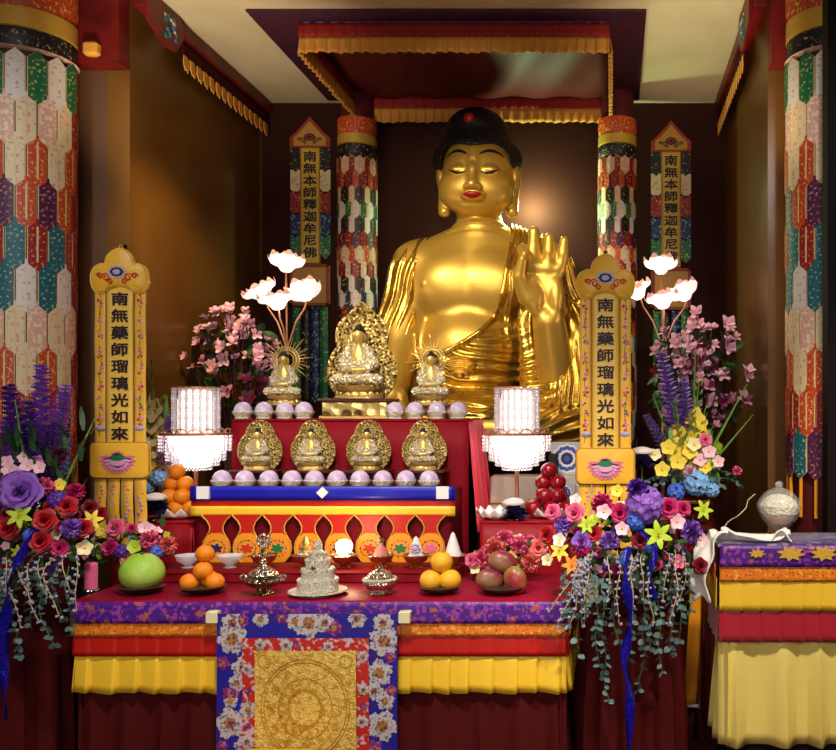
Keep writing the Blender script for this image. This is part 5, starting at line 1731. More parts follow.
# ================================================================== CRYSTAL LAMPS
M_lampglow = mat('lit_frosted_glass', (1, .93, .9), .5, emit=5.0, ecol=(1, .90, .86))
M_lampglow2 = mat('dim_lit_frosted_glass', (1, .9, .85), .5, emit=1.1, ecol=(1, .88, .82))
M_crystal = mat('crystal_bead', rgb(250, 240, 240), .06, trans=.75, spec=.9, emit=.06, ecol=(1, .88, .9))
M_rimgold = mat('rosy_gold_rim', rgb(226, 170, 130), .3, .7)
def crystal_lamp():
    t = root('crystal_lamp', (0, 0, 0), 'x', 'lamp')
    MB().lathe([(.06, 0), (.062, .01), (.02, .02), (.010, .03), (.010, .20), (.016, .22)], 24).build('pole', M_rimgold, t)
    z0 = .20                                    # bottom of the lower shade
    MB().lathe([(.045, z0 + .02), (.085, z0 + .07), (.118, z0 + .12), (.125, z0 + .165), (.05, z0 + .170)], 28).build('lower_diffuser', M_lampglow, t)
    MB().lathe([(.070, z0 + .18), (.080, z0 + .20), (.080, z0 + .34), (.068, z0 + .385), (.02, z0 + .392)], 28).build('upper_diffuser', M_lampglow2, t)
    MB().lathe([(.13, z0 + .172), (.158, z0 + .176), (.160, z0 + .186), (.13, z0 + .190), (.08, z0 + .188)], 36).build('canopy_rim', M_rimgold, t)
    n = 16
    mb = MB()
    for i in range(n):
        a = 2 * PI * i / n; c = (.150 * math.cos(a), .150 * math.sin(a))
        pts = [(c[0] - .028 * math.sin(a) * math.cos(q), c[1] + .028 * math.cos(a) * math.cos(q), z0 + .186 + .020 * math.sin(q)) for q in [PI * k / 8 for k in range(9)]]
        mb.tube(pts, .003, 6)
    mb.build('scalloped_gallery', M_rimgold, t)
    for i in range(28):                          # lower bead strands, stepping inwards
        a = 2 * PI * i / 28; mb = MB()
        for r_, zt_, ln in ((.156, .170, 5), (.126, .125, 5), (.098, .085, 4), (.066, .050, 3)):
            for q in range(ln):
                mb.ball((r_ * math.cos(a), r_ * math.sin(a), z0 + zt_ - q * .0155), .0085, 6, 4, (.9, .9, 1))
        o = mb.build('lower_bead_strand', M_crystal, t)
    for i in range(20):
        a = 2 * PI * i / 20; mb = MB()
        for q in range(14):
            mb.ball((.100 * math.cos(a), .100 * math.sin(a), z0 + .393 - q * .0150), .0078 if q % 3 else .0098, 6, 4)
        mb.build('upper_bead_strand', M_crystal, t)
    mb = MB(); mb.lathe([(.092, z0 + .390), (.104, z0 + .396), (.100, z0 + .404), (.086, z0 + .404)], 30)
    mb.build('top_ring', M_rimgold, t)
    return t
LY = 4.09
cl = crystal_lamp(); cl.location = ((197 - 613) / F * LY, LY, WZ); cl['label'] = 'glowing crystal bead lamp on the left stand, beside the lower tier'; cl['group'] = 'crystal bead lamps'
cl.location = ((196 - 613) / F * LY, LY, WZ)
c2 = dup(cl, ((517 - 613) / F * LY, LY, WZ), label='glowing crystal bead lamp on the right stand, in front of the golden statue')
cl.scale = c2.scale = (.96,) * 3
# the two lamps stand on small boxes so that their shades clear the tier

# ================================================================== LOTUS LAMPS
M_lotusglow = mat('lit_lotus_petal', rgb(255, 226, 214), .5, emit=0.95, ecol=(1, .84, .76))
M_lotuscore = mat('lit_lotus_bulb', (1, .95, .9), .5, emit=4.0, ecol=(1, .92, .84))
M_petaltip = mat('pink_petal_tip', rgb(244, 170, 150), .5, emit=.35, ecol=(1, .55, .42))
def lotus_bloom_mesh():
    mb = MB()
    for n, L, op, w_ in ((6, .080, .30, .036), (7, .092, .62, .040), (7, .100, 1.10, .042)):
        for i in range(n):
            a = 2 * PI * (i + (.5 if op > .5 else 0) + (.25 if op > 1 else 0)) / n
            rows = []
            for q in range(7):
                u = q / 6
                th = op * math.sin(PI * .5 * min(1, u * 1.4)) if u < .7 else op * (1 - .25 * (u - .7) / .3)
                rr = .012 + L * u * math.sin(th); zz = L * u * math.cos(th) * (1.0) + (0.012 * u if op > 1 else 0)
                ww = w_ * math.sin(PI * min(.97, .15 + .83 * u)) ** .9
                rows.append([(rr * math.cos(a) - s_ * ww * math.sin(a), rr * math.sin(a) + s_ * ww * math.cos(a), zz + abs(s_) * ww * .25) for s_ in (-1, -.4, .4, 1)])
            for q in range(6):
                mb.cur = 1 if (q >= 5 or (op > 1 and q >= 5)) else 0
                mb.rings(rows[q:q + 2], closed=False)
    return mb.mesh('lotus_bloom', [M_lotusglow, M_petaltip])
LB = lotus_bloom_mesh()
def lotus_lamp(px_, Y, blooms, zb, label):
    x0 = (px_ - 613) / F * Y
    t = root('lotus_lamp', (x0, Y, zb), label, 'lamp', 'lotus flower lamps')
    MB().lathe([(.09, 0), (.09, .012), (.03, .022), (.012, .04)], 24).build('base', M_rimgold, t)
    base_top = P(px_, 345, Y).z - zb
    MB().tube([(0, 0, .03), (0, 0, base_top)], .008, 8).build('stem', M_rimgold, t)
    for i, (bx_, by_, tl, dy) in enumerate(blooms):
        p = P(bx_, by_, Y + dy)
        q = Vector((p.x - x0, dy, p.z - zb))
        MB().tube([(0, 0, base_top - .02), Vector((q.x * .45, q.y * .45, base_top * .45 + q.z * .55 - .01)), (q.x * .9, q.y * .9, q.z - .04), q], .0045, 6).build('branch', M_rimgold, t)
        b = link('lotus_bloom', LB, t); b.location = q; b.rotation_euler = (-.18, tl, i * .7); b.scale = (1.08,) * 3
        c = MB().ball((0, 0, .045), .030, 12, 8).build('bulb', M_lotuscore, b)
    point('lotus_lamp_light', (x0, Y - .16, zb + base_top + .16), 1.6, (1, .78, .66), .08)
    return t
lotus_lamp(287, 4.50, [(286, 272, 0, 0), (266, 300, -.5, .04), (279, 310, -.1, -.08), (307, 300, .5, .03)], 0.0, 'branched lamp with four glowing lotus flowers, left of the golden statue')
lotus_lamp(663, 4.72, [(661, 274, 0, 0), (641, 299, -.5, .04), (664, 309, .0, -.08), (687, 300, .5, .03)], 0.0, 'branched lamp with four glowing lotus flowers, right of the golden statue')

# ================================================================== SIDE TABLE
t = root('side_altar_table', (0.80, 3.40, 0), 'right side table with violet brocade top band and cream satin skirt', 'table')
L0 = t.location
rx0, rx1, ry0, ry1, rz = 0.383, 1.20, 3.25, 3.56, 0.966
k_ = F / 3.25
MB().box((rx0 + .03, ry0 + .04, 0), (rx1, ry1 - .01, rz - .014)).build('table_body', M_dark, t, smooth=False, offset=L0)
mb = MB(); mb.cbox((rx0 - .004, ry0 - .006, rz - .016), (rx1, ry1, rz), .006); mb.build('violet_top', mat('violet_star_brocade', rgb(60, 34, 110), .4, sheen=.4, mix=(rgb(150, 130, 170), 22, 'noise', .55, .62)), t, offset=L0)
def rskirt(name, ya, yb, m, amp, step, flare, off, seed, rows=5, wave=0, knife=False):
    z1_, z0_ = EYE + (410 - ya) / k_, EYE + (410 - yb) / k_
    mb = MB(); pleats(mb, (rx0, ry0), (rx1, ry0), z0_, z1_, amp, step, flare, seed, rows, wave, off=off, knife=knife)
    pleats(mb, (rx0, ry1), (rx0, ry0), z0_, z1_, amp, step, flare, seed + 3, rows, wave, off=off)
    return mb.build(name, m, t, thick=.002, offset=L0)
rskirt('violet_brocade_band', 545, 566, M_purplebroc, .001, .2, .002, .018, 31)
rskirt('orange_brocade_band', 564, 581, M_orangebroc, .001, .2, .002, .013, 32)
rskirt('yellow_pleated_band', 578, 610, M_yellowsatin, .0035, .075, .003, .008, 33, knife=True)
rskirt('crimson_pleated_band', 607, 642, mat('deep_crimson_satin', rgb(170, 20, 44), .4, sheen=.3), .0035, .075, .004, .001, 33, knife=True)
rskirt('cream_satin_skirt', 636, 747, mat('cream_gold_satin', rgb(236, 216, 118), .32, bump=(120, .05)), .026, .17, .014, -.028, 35, 10)
# star motifs on the violet band
mb = MB()
for i, px_ in enumerate((757, 791, 824)):
    p = P(px_, 553.5, 3.225)
    for s8 in range(1):
        poly = []
        for j in range(16):
            a = 2 * PI * j / 16 + PI / 16; rr_ = (.040 if j % 2 else .024) * (1 if i else .6)
            poly.append((p.x + rr_ * 1.3 * math.cos(a), p.z + rr_ * .72 * math.sin(a)))
        mb.prism(poly, 3.222, 3.232)
mb.build('star_motifs', M_goldbraid, t, smooth=False, offset=L0)

# jar
p = P(779, 540, 3.43)
M_honey = mat('honey', rgb(226, 164, 60), .2, coat=.5)
M_cutglass = mat('cut_glass', (0.98, 0.97, 0.93), 0.08, alpha=.22, coat=.6, bump=(60, .6, 'voronoi'))
t = root('glass_candy_jar', (p.x, 3.43, rz), 'footed cut-glass jar with domed lid, honey-coloured inside, on the side table', 'jar')
MB().lathe([(.040, 0), (.044, .004), (.018, .014), (.016, .026), (.040, .040), (.068, .070), (.083, .108), (.080, .118), (.074, .116), (.060, .075), (.03, .046), (.004, .042)], 36).build('jar_bowl', M_cutglass, t)
MB().lathe([(.082, .119), (.084, .122), (.076, .145), (.052, .172), (.024, .186), (.012, .190), (.016, .200), (.014, .208), (.003, .214)], 36).build('domed_lid', M_cutglass, t)
MB().lathe([(.004, .048), (.036, .052), (.060, .080), (.064, .088), (.004, .089)], 30).build('honey_contents', M_honey, t)
MB().lathe([(.004, .090), (.066, .091), (.072, .112), (.060, .140), (.030, .160), (.004, .164)], 30, lobes=9, lobe=.05).build('white_sweets', mat('white_sweets', rgb(236, 228, 206), .5, bump=(90, 1.0, 'voronoi')), t)
# white scarf
t = root('white_scarf', (0.5, 3.30, rz), 'folded white silk scarf lying along the front of the side table', 'scarf')
M_scarf = mat('white_silk', rgb(240, 236, 230), .45, sheen=.4)
mb = MB()
def scarf(u, v):
    x = .40 + .245 * u; y = 3.262 + .075 * v + .01 * math.sin(u * 9)
    z = rz + .010 + .018 * (0.5 + .5 * math.sin(v * 8 + u * 6)) + .022 * math.exp(-((u - .05) / .1) ** 2) + .018 * math.exp(-((u - .97) / .08) ** 2)
    return (x, y, z)
mb.grid(scarf, 40, 14); mb.build('scarf_length', M_scarf, t, thick=.006, offset=t.location)
mb = MB()
def fall(u, v):
    a = v * 1.0
    x = .415 - .055 * u - .075 * min(1, v * 1.6) + .01 * math.sin(v * 14 + u * 5); y = 3.25 + .07 * u - .03 * math.sin(v * 2)
    z = rz + .034 - .30 * max(0, v - .2) ** 1.15 + .012 * math.sin(u * 11 + v * 4)
    return (x, y, z)
mb.grid(fall, 14, 24); mb.build('scarf_fall', M_scarf, t, thick=.005, offset=t.location)
mb = MB()
mb.grid(lambda u, v: (.575 + .075 * u, 3.264 + .06 * v, rz + .008 + .040 * math.sin(PI * min(1, u * 1.1)) * (0.6 + .4 * math.cos(v * 3)) ), 16, 8); mb.build('scarf_loop', M_scarf, t, thick=.005, offset=t.location)

# yellow tail banner and cable near the side table
t = root('hanging_gold_sash', (P(694, 640, 3.95).x, 3.95, .55), 'narrow golden yellow sash hanging left of the side table', 'sash')
p0 = P(699, 590, 3.95); p1 = P(690, 706, 3.95)
mb = MB(); mb.grid(lambda u, v: (t.location.x + (-.028 + .055 * u) + (.012 - .030 * v), 3.95 - .004 * math.sin(v * 5 + u * 4), p0.z + (p1.z - p0.z) * v + .012 * u * v), 4, 20); mb.build('sash_cloth', M_orangesatin, t, thick=.003, offset=t.location)
mb = MB(); q_ = P(694, 706, 3.95); mb.cbox((q_.x - .03, 3.944, q_.z - .006), (q_.x + .02, 3.956, q_.z + .008), .002); mb.build('white_end', M_white, t, offset=t.location)
MB().tube([(t.location.x + .01, 3.97, 0), (t.location.x + .01, 3.97, p0.z + .02)], .008, 8).build('support_pole', M_dark, t, offset=t.location)
mb = MB(); pts = [P(755, 494, 4.03), P(748, 500, 4.02), P(746, 508, 4.0), P(738, 516, 3.98), P(730, 520, 3.96), P(722, 530, 3.94)]
pts[-1] = Vector((.41, 3.50, rz + .003)); pts[-2] = P(729, 521, 3.75)
sm = []
for i in range(len(pts) - 1):
    for u in range(4): sm.append(pts[i].lerp(pts[i + 1], u / 4))
sm.append(pts[-1])
pts0 = P(757, 497, 4.03)
mb.tube([(pts0.x, 4.068, pts0.z)] + sm, .0022, 6)
tag(mb.build('thin_cable', M_cream), 'thin pale cable curling down behind the side table', 'cable')
# cushion peeking at the bottom edge
t = root('kneeling_cushion', (-1.20, 2.95, 0), 'red and yellow kneeling cushion just peeking over the bottom edge', 'cushion')
zt_ = EYE - 337 / F * 3.09
mb = MB(); mb.cbox((-.19, -.14, zt_ - .14), (.20, .14, zt_ - .005), .03); mb.build('cushion_pad', M_redsatin, t)
mb = MB(); mb.cbox((-.075, -.145, zt_ - .10), (.205, .145, zt_), .02); mb.build('yellow_cover', M_yellowsatin, t)
MB().cbox((-.17, -.12, 0), (.18, .12, zt_ - .139), .01).build('cushion_stool', M_rosewood, t)
# ================================================================== FLOWERS
FM = {
 'red': mat('red_petal', rgb(176, 22, 34), .5), 'crimson': mat('crimson_petal', rgb(120, 12, 34), .5), 'magenta': mat('magenta_petal', rgb(190, 30, 100), .5),
 'pink': mat('pink_petal', rgb(230, 100, 140), .5), 'pale': mat('pale_pink_petal', rgb(240, 190, 206), .5), 'lavender': mat('lavender_petal', rgb(140, 90, 190), .5),
 'violet': mat('violet_petal', rgb(84, 40, 150), .5), 'blue': mat('blue_petal', rgb(70, 110, 210), .5), 'sky': mat('sky_blue_petal', rgb(130, 180, 230), .5),
 'yellow': mat('yellow_petal', rgb(236, 210, 70), .5), 'lime': mat('lime_petal', rgb(180, 206, 50), .5), 'cream': mat('cream_petal', rgb(240, 226, 170), .5),
 'white': mat('white_petal', rgb(236, 226, 220), .5), 'orange': mat('orange_petal', rgb(238, 150, 50), .5), 'dark': mat('dark_violet_petal', rgb(30, 16, 62), .5),
 'salmon': mat('salmon_petal', rgb(226, 110, 100), .5), 'plum': mat('plum_petal', rgb(96, 24, 66), .5), 'dustypink': mat('dusty_pink_petal', rgb(206, 140, 160), .5),
}
M_leaf = mat('dark_green_leaf', rgb(30, 66, 30), .5, mix=(rgb(50, 90, 40), 20, 'noise', .4, .6))
M_leaf2 = mat('grey_green_eucalyptus_leaf', rgb(92, 122, 116), .55, mix=(rgb(60, 92, 96), 20, 'noise', .4, .6))
M_leaf3 = mat('light_green_leaf', rgb(110, 150, 60), .5)
M_stem = mat('green_stem', rgb(80, 110, 50), .6)
M_straw = mat('straw_stem', rgb(200, 180, 120), .6)
M_berry = mat('grey_lilac_berry', rgb(150, 150, 176), .45)
M_twig = mat('brown_twig', rgb(70, 40, 28), .7)
M_heart = mat('yellow_stamen', rgb(226, 190, 60), .6)
M_ribbon = mat('blue_satin_ribbon', rgb(22, 18, 140), .22, bump=(45, .8))

def petal_rows(mb, M, L, W_, cup=.3, curl=.3, nq=5, ruffle=0.0, ph=0):
    """petal in local frame growing along +X, facing +Z, transformed by M"""
    rows = []
    for q in range(nq + 1):
        u = q / nq
        ww = W_ * math.sin(PI * min(.93, .12 + .80 * u)) ** .8
        z = L * (curl * (u ** 2) * -1 + cup * u)
        rows.append([M @ Vector((L * u - .06 * L * abs(s_) * u, s_ * ww, z + cup * .5 * ww * s_ * s_ + ruffle * math.sin(s_ * 6 + ph + u * 5))) for s_ in (-1, -.35, .35, 1)])
    mb.rings(rows, closed=False)

def rose_mesh(m, seed=0):
    mb = MB(); rnd = random.Random(seed)
    for n, el, L, W_, r0 in ((5, 8, .95, .58, .08), (5, 32, .86, .54, .08), (5, 54, .72, .46, .06), (4, 70, .58, .36, .05), (3, 82, .48, .26, .03)):
        for i in range(n):
            a = 2 * PI * (i + rnd.uniform(-.1, .1)) / n + el
            M = Matrix.Rotation(a, 4, 'Z') @ Matrix.Translation((r0, 0, 0)) @ Matrix.Rotation(-math.radians(el), 4, 'Y')
            petal_rows(mb, M, L, W_, .05, .18 if el < 60 else -.15, 4, .03, i)
    return mb.mesh('rose', m)
def carnation_mesh(m, seed=0, n=34):
    mb = MB(); rnd = random.Random(seed)
    for i in range(n):
        th = math.acos(1 - (i + .5) / n * 1.15); a = i * 2.39996
        d = Vector((math.sin(th) * math.cos(a), math.sin(th) * math.sin(a), math.cos(th)))
        q = d.to_track_quat('X', 'Z').to_matrix().to_4x4() @ Matrix.Rotation(rnd.uniform(0, 6), 4, 'X')
        petal_rows(mb, q @ Matrix.Translation((.1, 0, 0)), .78, .34, .1, .2, 3, .07, rnd.uniform(0, 6))
    return mb.mesh('carnation', m)
def star_mesh(m, n=6, seed=0, name='lily'):
    mb = MB()
    for i in range(n):
        a = 2 * PI * i / n
        M = Matrix.Rotation(a, 4, 'Z') @ Matrix.Rotation(-math.radians(28), 4, 'Y')
        petal_rows(mb, M, 1.05, .24, .1, .42, 5)
    mb.cur = 1
    for i in range(5):
        a = 2 * PI * i / 5
        mb.tube([(0, 0, 0), (.16 * math.cos(a), .16 * math.sin(a), .42)], [.02, .04], 5)
    return mb.mesh(name, [m, M_heart])
def blossom_mesh(m, n=5, name='blossom'):
    mb = MB()
    for i in range(n):
        M = Matrix.Rotation(2 * PI * i / n, 4, 'Z') @ Matrix.Rotation(-math.radians(22), 4, 'Y')
        petal_rows(mb, M, .9, .46, .15, .15, 3)
    mb.cur = 1; mb.ball((0, 0, .08), .16, 7, 5)
    return mb.mesh(name, [m, M_heart])
def hydrangea_mesh(m, seed=0, n=30):
    mb = MB(); rnd = random.Random(seed)
    for i in range(n):
        th = math.acos(1 - (i + .5) / n * 1.3); a = i * 2.39996
        d = Vector((math.sin(th) * math.cos(a), math.sin(th) * math.sin(a), math.cos(th)))
        q = Matrix.Translation(d * .72) @ d.to_track_quat('Z', 'Y').to_matrix().to_4x4() @ Matrix.Rotation(rnd.uniform(0, 3), 4, 'Z')
        for k_2 in range(4):
            petal_rows(mb, q @ Matrix.Rotation(PI / 2 * k_2, 4, 'Z') @ Matrix.Rotation(-.25, 4, 'Y'), .30, .17, .1, .1, 2)
    return mb.mesh('hydrangea', m)
def magnolia_mesh(m, m2, seed=0):
    mb = MB(); rnd = random.Random(seed)
    for i in range(6):
        mb.cur = 0 if i % 3 else 1
        M = Matrix.Rotation(2 * PI * i / 6 + rnd.uniform(-.2, .2), 4, 'Z') @ Matrix.Rotation(-math.radians(rnd.uniform(15, 60)), 4, 'Y')
        petal_rows(mb, M, rnd.uniform(.8, 1.1), .30, .25, .25, 4)
    return mb.mesh('magnolia', [m, m2])
MESH = {}
def bl(kind, col, seed=0):
    key = (kind, col, seed)
    if key not in MESH:
        m = FM[col]
        MESH[key] = {'rose': rose_mesh, 'carnation': carnation_mesh, 'lily': star_mesh, 'blossom': blossom_mesh, 'hydrangea': hydrangea_mesh}[kind](m) if kind != 'magnolia' else magnolia_mesh(m, FM['dustypink'], seed)
        MESH[key].name = kind
    return MESH[key]

def put(t, kind, col, w, r, face=None, rnd=random, seed=0):
    """w: world position of the bloom; faces outwards"""
    o = link(kind, bl(kind, col, seed), t)
    o.location = Vector(w) - t.location
    d = Vector(face) if face is not None else Vector((0, -1, .3))
    q = d.normalized().to_track_quat('Z', 'Y')
    o.rotation_euler = (q.to_matrix().to_4x4() @ Matrix.Rotation(rnd.uniform(0, 6), 4, 'Z')).to_euler()
    o.scale = (r,) * 3
    return o

def leaves_mesh(name, pts, m, L, W_, t, rnd, dirs=None):
    mb = MB()
    for i, p in enumerate(pts):
        d = Vector(dirs[i]) if dirs else Vector((rnd.uniform(-1, 1), rnd.uniform(-1, .2), rnd.uniform(-.8, .8)))
        d.normalize()
        q = Matrix.Translation(Vector(p) - t.location) @ d.to_track_quat('X', 'Z').to_matrix().to_4x4() @ Matrix.Rotation(rnd.uniform(-1, 1), 4, 'X')
        petal_rows(mb, q, L * rnd.uniform(.7, 1.2), W_, .1, .2, 3)
    o = mb.build(name, m, t)
    return o

def strand(t, start, end, sag, kind, rnd, name):
    """trailing strand with leaves or berries, from world start to world end"""
    a = Vector(start) - t.location; b = Vector(end) - t.location
    n = max(6, int((a - b).length / .022))
    pts = []
    for i in range(n + 1):
        u = i / n
        p = a.lerp(b, u)
        p.x += sag.x * math.sin(PI * u * .5) * 0 + sag.x * math.sin(PI * u)
        p.y += sag.y * math.sin(PI * u)
        p.z += sag.z * math.sin(PI * u)
        p.x += .006 * math.sin(i * .9 + a.x * 50)
        pts.append(p)
    mb = MB(); mb.cur = 0
    mb.tube(pts, .0018, 5)
    mb.cur = 1
    for i in range(2, n + 1):
        p = pts[i]
        if kind == 'berry':
            for q in range(2):
                c = p + Vector((rnd.uniform(-.011, .011), rnd.uniform(-.011, .006), rnd.uniform(-.006, .006)))
                mb.ball(c, rnd.uniform(.0042, .0066), 7, 5)
        else:
            for s_ in (-1, 1):
                if rnd.random() < .12: continue
                d = Vector((s_ * rnd.uniform(.5, 1), rnd.uniform(-.8, .3), rnd.uniform(-.9, .1))).normalized()
                q = Matrix.Translation(p) @ d.to_track_quat('X', 'Z').to_matrix().to_4x4() @ Matrix.Rotation(rnd.uniform(-1.4, 1.4), 4, 'X')
                petal_rows(mb, q, rnd.uniform(.018, .028), rnd.uniform(.008, .012), .1, .2, 3)
    return mb.build(name, [M_straw if kind == 'berry' else M_stem, M_berry if kind == 'berry' else M_leaf2], t)

def ribbon_mesh(t, pts, wd, name, m):
    mb = MB(); sm = [Vector(p) - t.location for p in pts]; rs = []
    n = (len(sm) - 1) * 6
    for i in range(n + 1):
        u = i / 6; j = min(int(u), len(sm) - 2); f_ = u - j
        p0, p1, p2, p3 = sm[max(j - 1, 0)], sm[j], sm[j + 1], sm[min(j + 2, len(sm) - 1)]
        p = 0.5 * ((2 * p1) + (p2 - p0) * f_ + (2 * p0 - 5 * p1 + 4 * p2 - p3) * f_ * f_ + (3 * p1 - p0 - 3 * p2 + p3) * f_ ** 3)
        a = 1.25 * math.sin(i * .38)
        sd = Vector((math.cos(a), math.sin(a), .1)) * wd * .5
        rs.append([p - sd, p + Vector((0, -.003, 0)), p + sd])
    mb.rings(rs, closed=False)
    return mb.build(name, m, t, thick=.002)

def inside(e, p):
    return sum(((p[i] - e[0][i]) / e[1][i]) ** 2 for i in range(3))
def fill(t, c, rad, kinds, n, rnd, rmin, rmax, avoid=(), front=True, zmin=-.5):
    placed = list(avoid); out = 0; tries = 0
    while out < n and tries < n * 60:
        tries += 1
        a = rnd.uniform(0, 2 * PI); z = rnd.uniform(zmin, 1)
        s_ = math.sqrt(max(0, 1 - z * z)); d = Vector((s_ * math.cos(a), s_ * math.sin(a), z))
        if d.y > .45: continue
        k = rnd.uniform(.86, 1.04)
        p = Vector((c[0] + rad[0] * d.x * k, c[1] + rad[1] * d.y * k, c[2] + rad[2] * d.z * k))
        r = rnd.uniform(rmin, rmax)
        if any((p - q).length < (r + r2) * .62 for q, r2 in placed): continue
        kind, col = rnd.choice(kinds)
        put(t, kind, col, p, r, (d.x, d.y - .4, d.z * .8), rnd)
        placed.append((p, r)); out += 1
    return placed

def pedestal(x, y, w_, d_, h, label):
    t = root('draped_pedestal', (x, y, 0), label, 'pedestal', 'draped flower pedestals')
    MB().lathe([(w_ * .9, 0), (w_ * .9, h - .012)], 24).build('pedestal_body', M_dark, t)
    mb = MB(); rs = []
    n = 96
    for q in range(12):
        v = q / 11
        z = h - .004 - (h - .014) * v
        rs.append([((w_ * (1 + .10 * v) + .014 * min(1, v * 2) * (math.sin(i * 2 * PI / n * 14) + .4 * math.sin(i * 2 * PI / n * 29))) * math.cos(2 * PI * i / n), (w_ * (1 + .10 * v) + .014 * min(1, v * 2) * math.sin(i * 2 * PI / n * 14)) * math.sin(2 * PI * i / n), z) for i in range(n)])
    rs = [[(x_ * .9, y_ * .9, h - .001) for x_, y_, z_ in rs[0]]] + rs
    mb.rings(rs, True, False); mb.add(rs[0], [tuple(range(n))])
    mb.build('pedestal_cloth', M_darkred, t)
    return t
pedestal(P(632, 600, 3.36).x, 3.42, .185, .2, .70, 'round pedestal draped in dark red cloth under the large right flower arrangement')
pedestal(P(8, 600, 3.36).x, 3.36, .21, .2, .70, 'round pedestal draped in dark red cloth under the large left flower arrangement')

def big_arrangement(c, name_label, heroes, seed, kinds, strands, berries, rad, leafn=150):
    rnd = random.Random(seed)
    t = root('flower_arrangement', (c[0], c[1], .70), name_label, 'flower arrangement', 'large mixed flower arrangements')
    MB().lathe([(.07, 0), (.085, .01), (.10, .06), (.11, .10), (.10, .11), (.06, .08), (.01, .07)], 28).build('vase', M_rosewood, t)
    placed = []
    for kind, col, px_, py_, r_, dy in heroes:
        p = P(px_, py_, c[1] - dy)
        put(t, kind, col, p, r_ / F * p.y, (0.25 * (p.x - c[0]) / .2, -1, .25), rnd)
        placed.append((p, r_ / F * p.y * .9))
    fill(t, c, rad, kinds, 88, rnd, .011, .026, placed)
    pts = []
    for _ in range(leafn):
        a = rnd.uniform(0, 2 * PI); z = rnd.uniform(-.8, 1); s_ = math.sqrt(1 - z * z)
        k = rnd.uniform(.70, .98)
        pts.append((c[0] + rad[0] * s_ * math.cos(a) * k, c[1] + rad[1] * s_ * math.sin(a) * k, c[2] + rad[2] * z * k))
    o = leaves_mesh('foliage', pts, M_leaf, .065, .017, t, rnd); o['kind'] = 'stuff'
    for (x0, y0, x1, y1, dy) in strands:
        strand(t, P(x0, y0, c[1] - rad[1] * .8), P(x1, y1, c[1] - rad[1] * .8 - dy), Vector((rnd.uniform(-.02, .02), -.045, .03)), 'leaf', rnd, 'eucalyptus_strand')
    for (x0, y0, x1, y1, dy) in berries:
        strand(t, P(x0, y0, c[1] - rad[1] * .85), P(x1, y1, c[1] - rad[1] * .85 - dy), Vector((rnd.uniform(-.02, .02), -.05, .04)), 'berry', rnd, 'berry_strand')
    return t, rnd

# right arrangement
cR = P(630, 545, 3.34); cR = Vector((cR.x, 3.34, cR.z))
heroR = [('hydrangea', 'lavender', 645, 505, 24, .20), ('carnation', 'violet', 637, 489, 13, .22), ('carnation', 'magenta', 602, 504, 13, .18), ('rose', 'pink', 575, 513, 11, .15),
         ('rose', 'magenta', 620, 513, 11, .2), ('rose', 'magenta', 668, 508, 12, .2), ('rose', 'magenta', 683, 509, 9, .17), ('blossom', 'pale', 604, 512, 10, .22), ('blossom', 'pale', 622, 529, 9, .24),
         ('blossom', 'pale', 677, 522, 10, .2), ('rose', 'crimson', 640, 541, 10, .22), ('hydrangea', 'blue', 636, 521, 12, .22), ('hydrangea', 'blue', 652, 546, 9, .23), ('hydrangea', 'blue', 626, 560, 9, .22),
         ('lily', 'lime', 658, 535, 14, .25), ('lily', 'lime', 703, 510, 10, .15), ('blossom', 'yellow', 617, 491, 8, .16), ('carnation', 'lavender', 563, 526, 11, .14), ('carnation', 'lavender', 691, 531, 14, .2),
         ('carnation', 'lavender', 610, 541, 12, .23), ('rose', 'lavender', 582, 541, 11, .2), ('rose', 'red', 594, 534, 9, .2), ('rose', 'red', 547, 535, 10, .12), ('rose', 'crimson', 700, 566, 9, .15), ('carnation', 'magenta', 582, 548, 11, .2),
         ('blossom', 'white', 560, 540, 9, .16), ('blossom', 'white', 576, 500, 8, .12), ('blossom', 'pink', 678, 562, 9, .2), ('lily', 'orange', 572, 565, 10, .2), ('blossom', 'cream', 548, 560, 8, .12),
         ('lily', 'lime', 587, 525, 9, .2), ('rose', 'pink', 553, 512, 9, .08), ('blossom', 'pale', 700, 540, 9, .15), ('lily', 'yellow', 560, 551, 10, .17)]
strR = [(560 + i * 11, 560 + (i % 3) * 8, 566 + i * 10.5, y1, dy) for i, (y1, dy) in enumerate(((632, .05), (655, .04), (620, .08), (665, .05), (700, .03), (640, .08), (660, .06), (690, .02), (648, .08), (672, .04), (655, .03), (640, .07), (610, .05)))]
berR = [(600 - i * 3, 548 + i, 552 + i * 6, 610 + (i * 17) % 34, .06) for i in range(7)] + [(610 + i * 9, 550, 608 + i * 9, 600 + (i * 23) % 46, .08) for i in range(9)]
tR, rnd = big_arrangement(cR, 'large cascading flower arrangement with lavender blooms and trailing eucalyptus, right of the front table', heroR, 3,
    [('rose', 'magenta'), ('blossom', 'pale'), ('carnation', 'pink'), ('blossom', 'white'), ('hydrangea', 'violet'), ('rose', 'crimson'), ('blossom', 'lavender'), ('carnation', 'red'), ('blossom', 'cream'), ('lily', 'lime')],
    strR, berR, (.235, .20, .17))
ribbon_mesh(tR, [P(628, 548, 3.10), P(626, 580, 3.06), P(630, 620, 3.08), P(625, 660, 3.09), P(630, 700, 3.10), P(628, 765, 3.12)], .034, 'blue_ribbon', M_ribbon)
ribbon_mesh(tR, [P(640, 530, 3.12), P(655, 550, 3.08), P(650, 575, 3.08), P(655, 600, 3.10)], .026, 'blue_ribbon', M_ribbon)

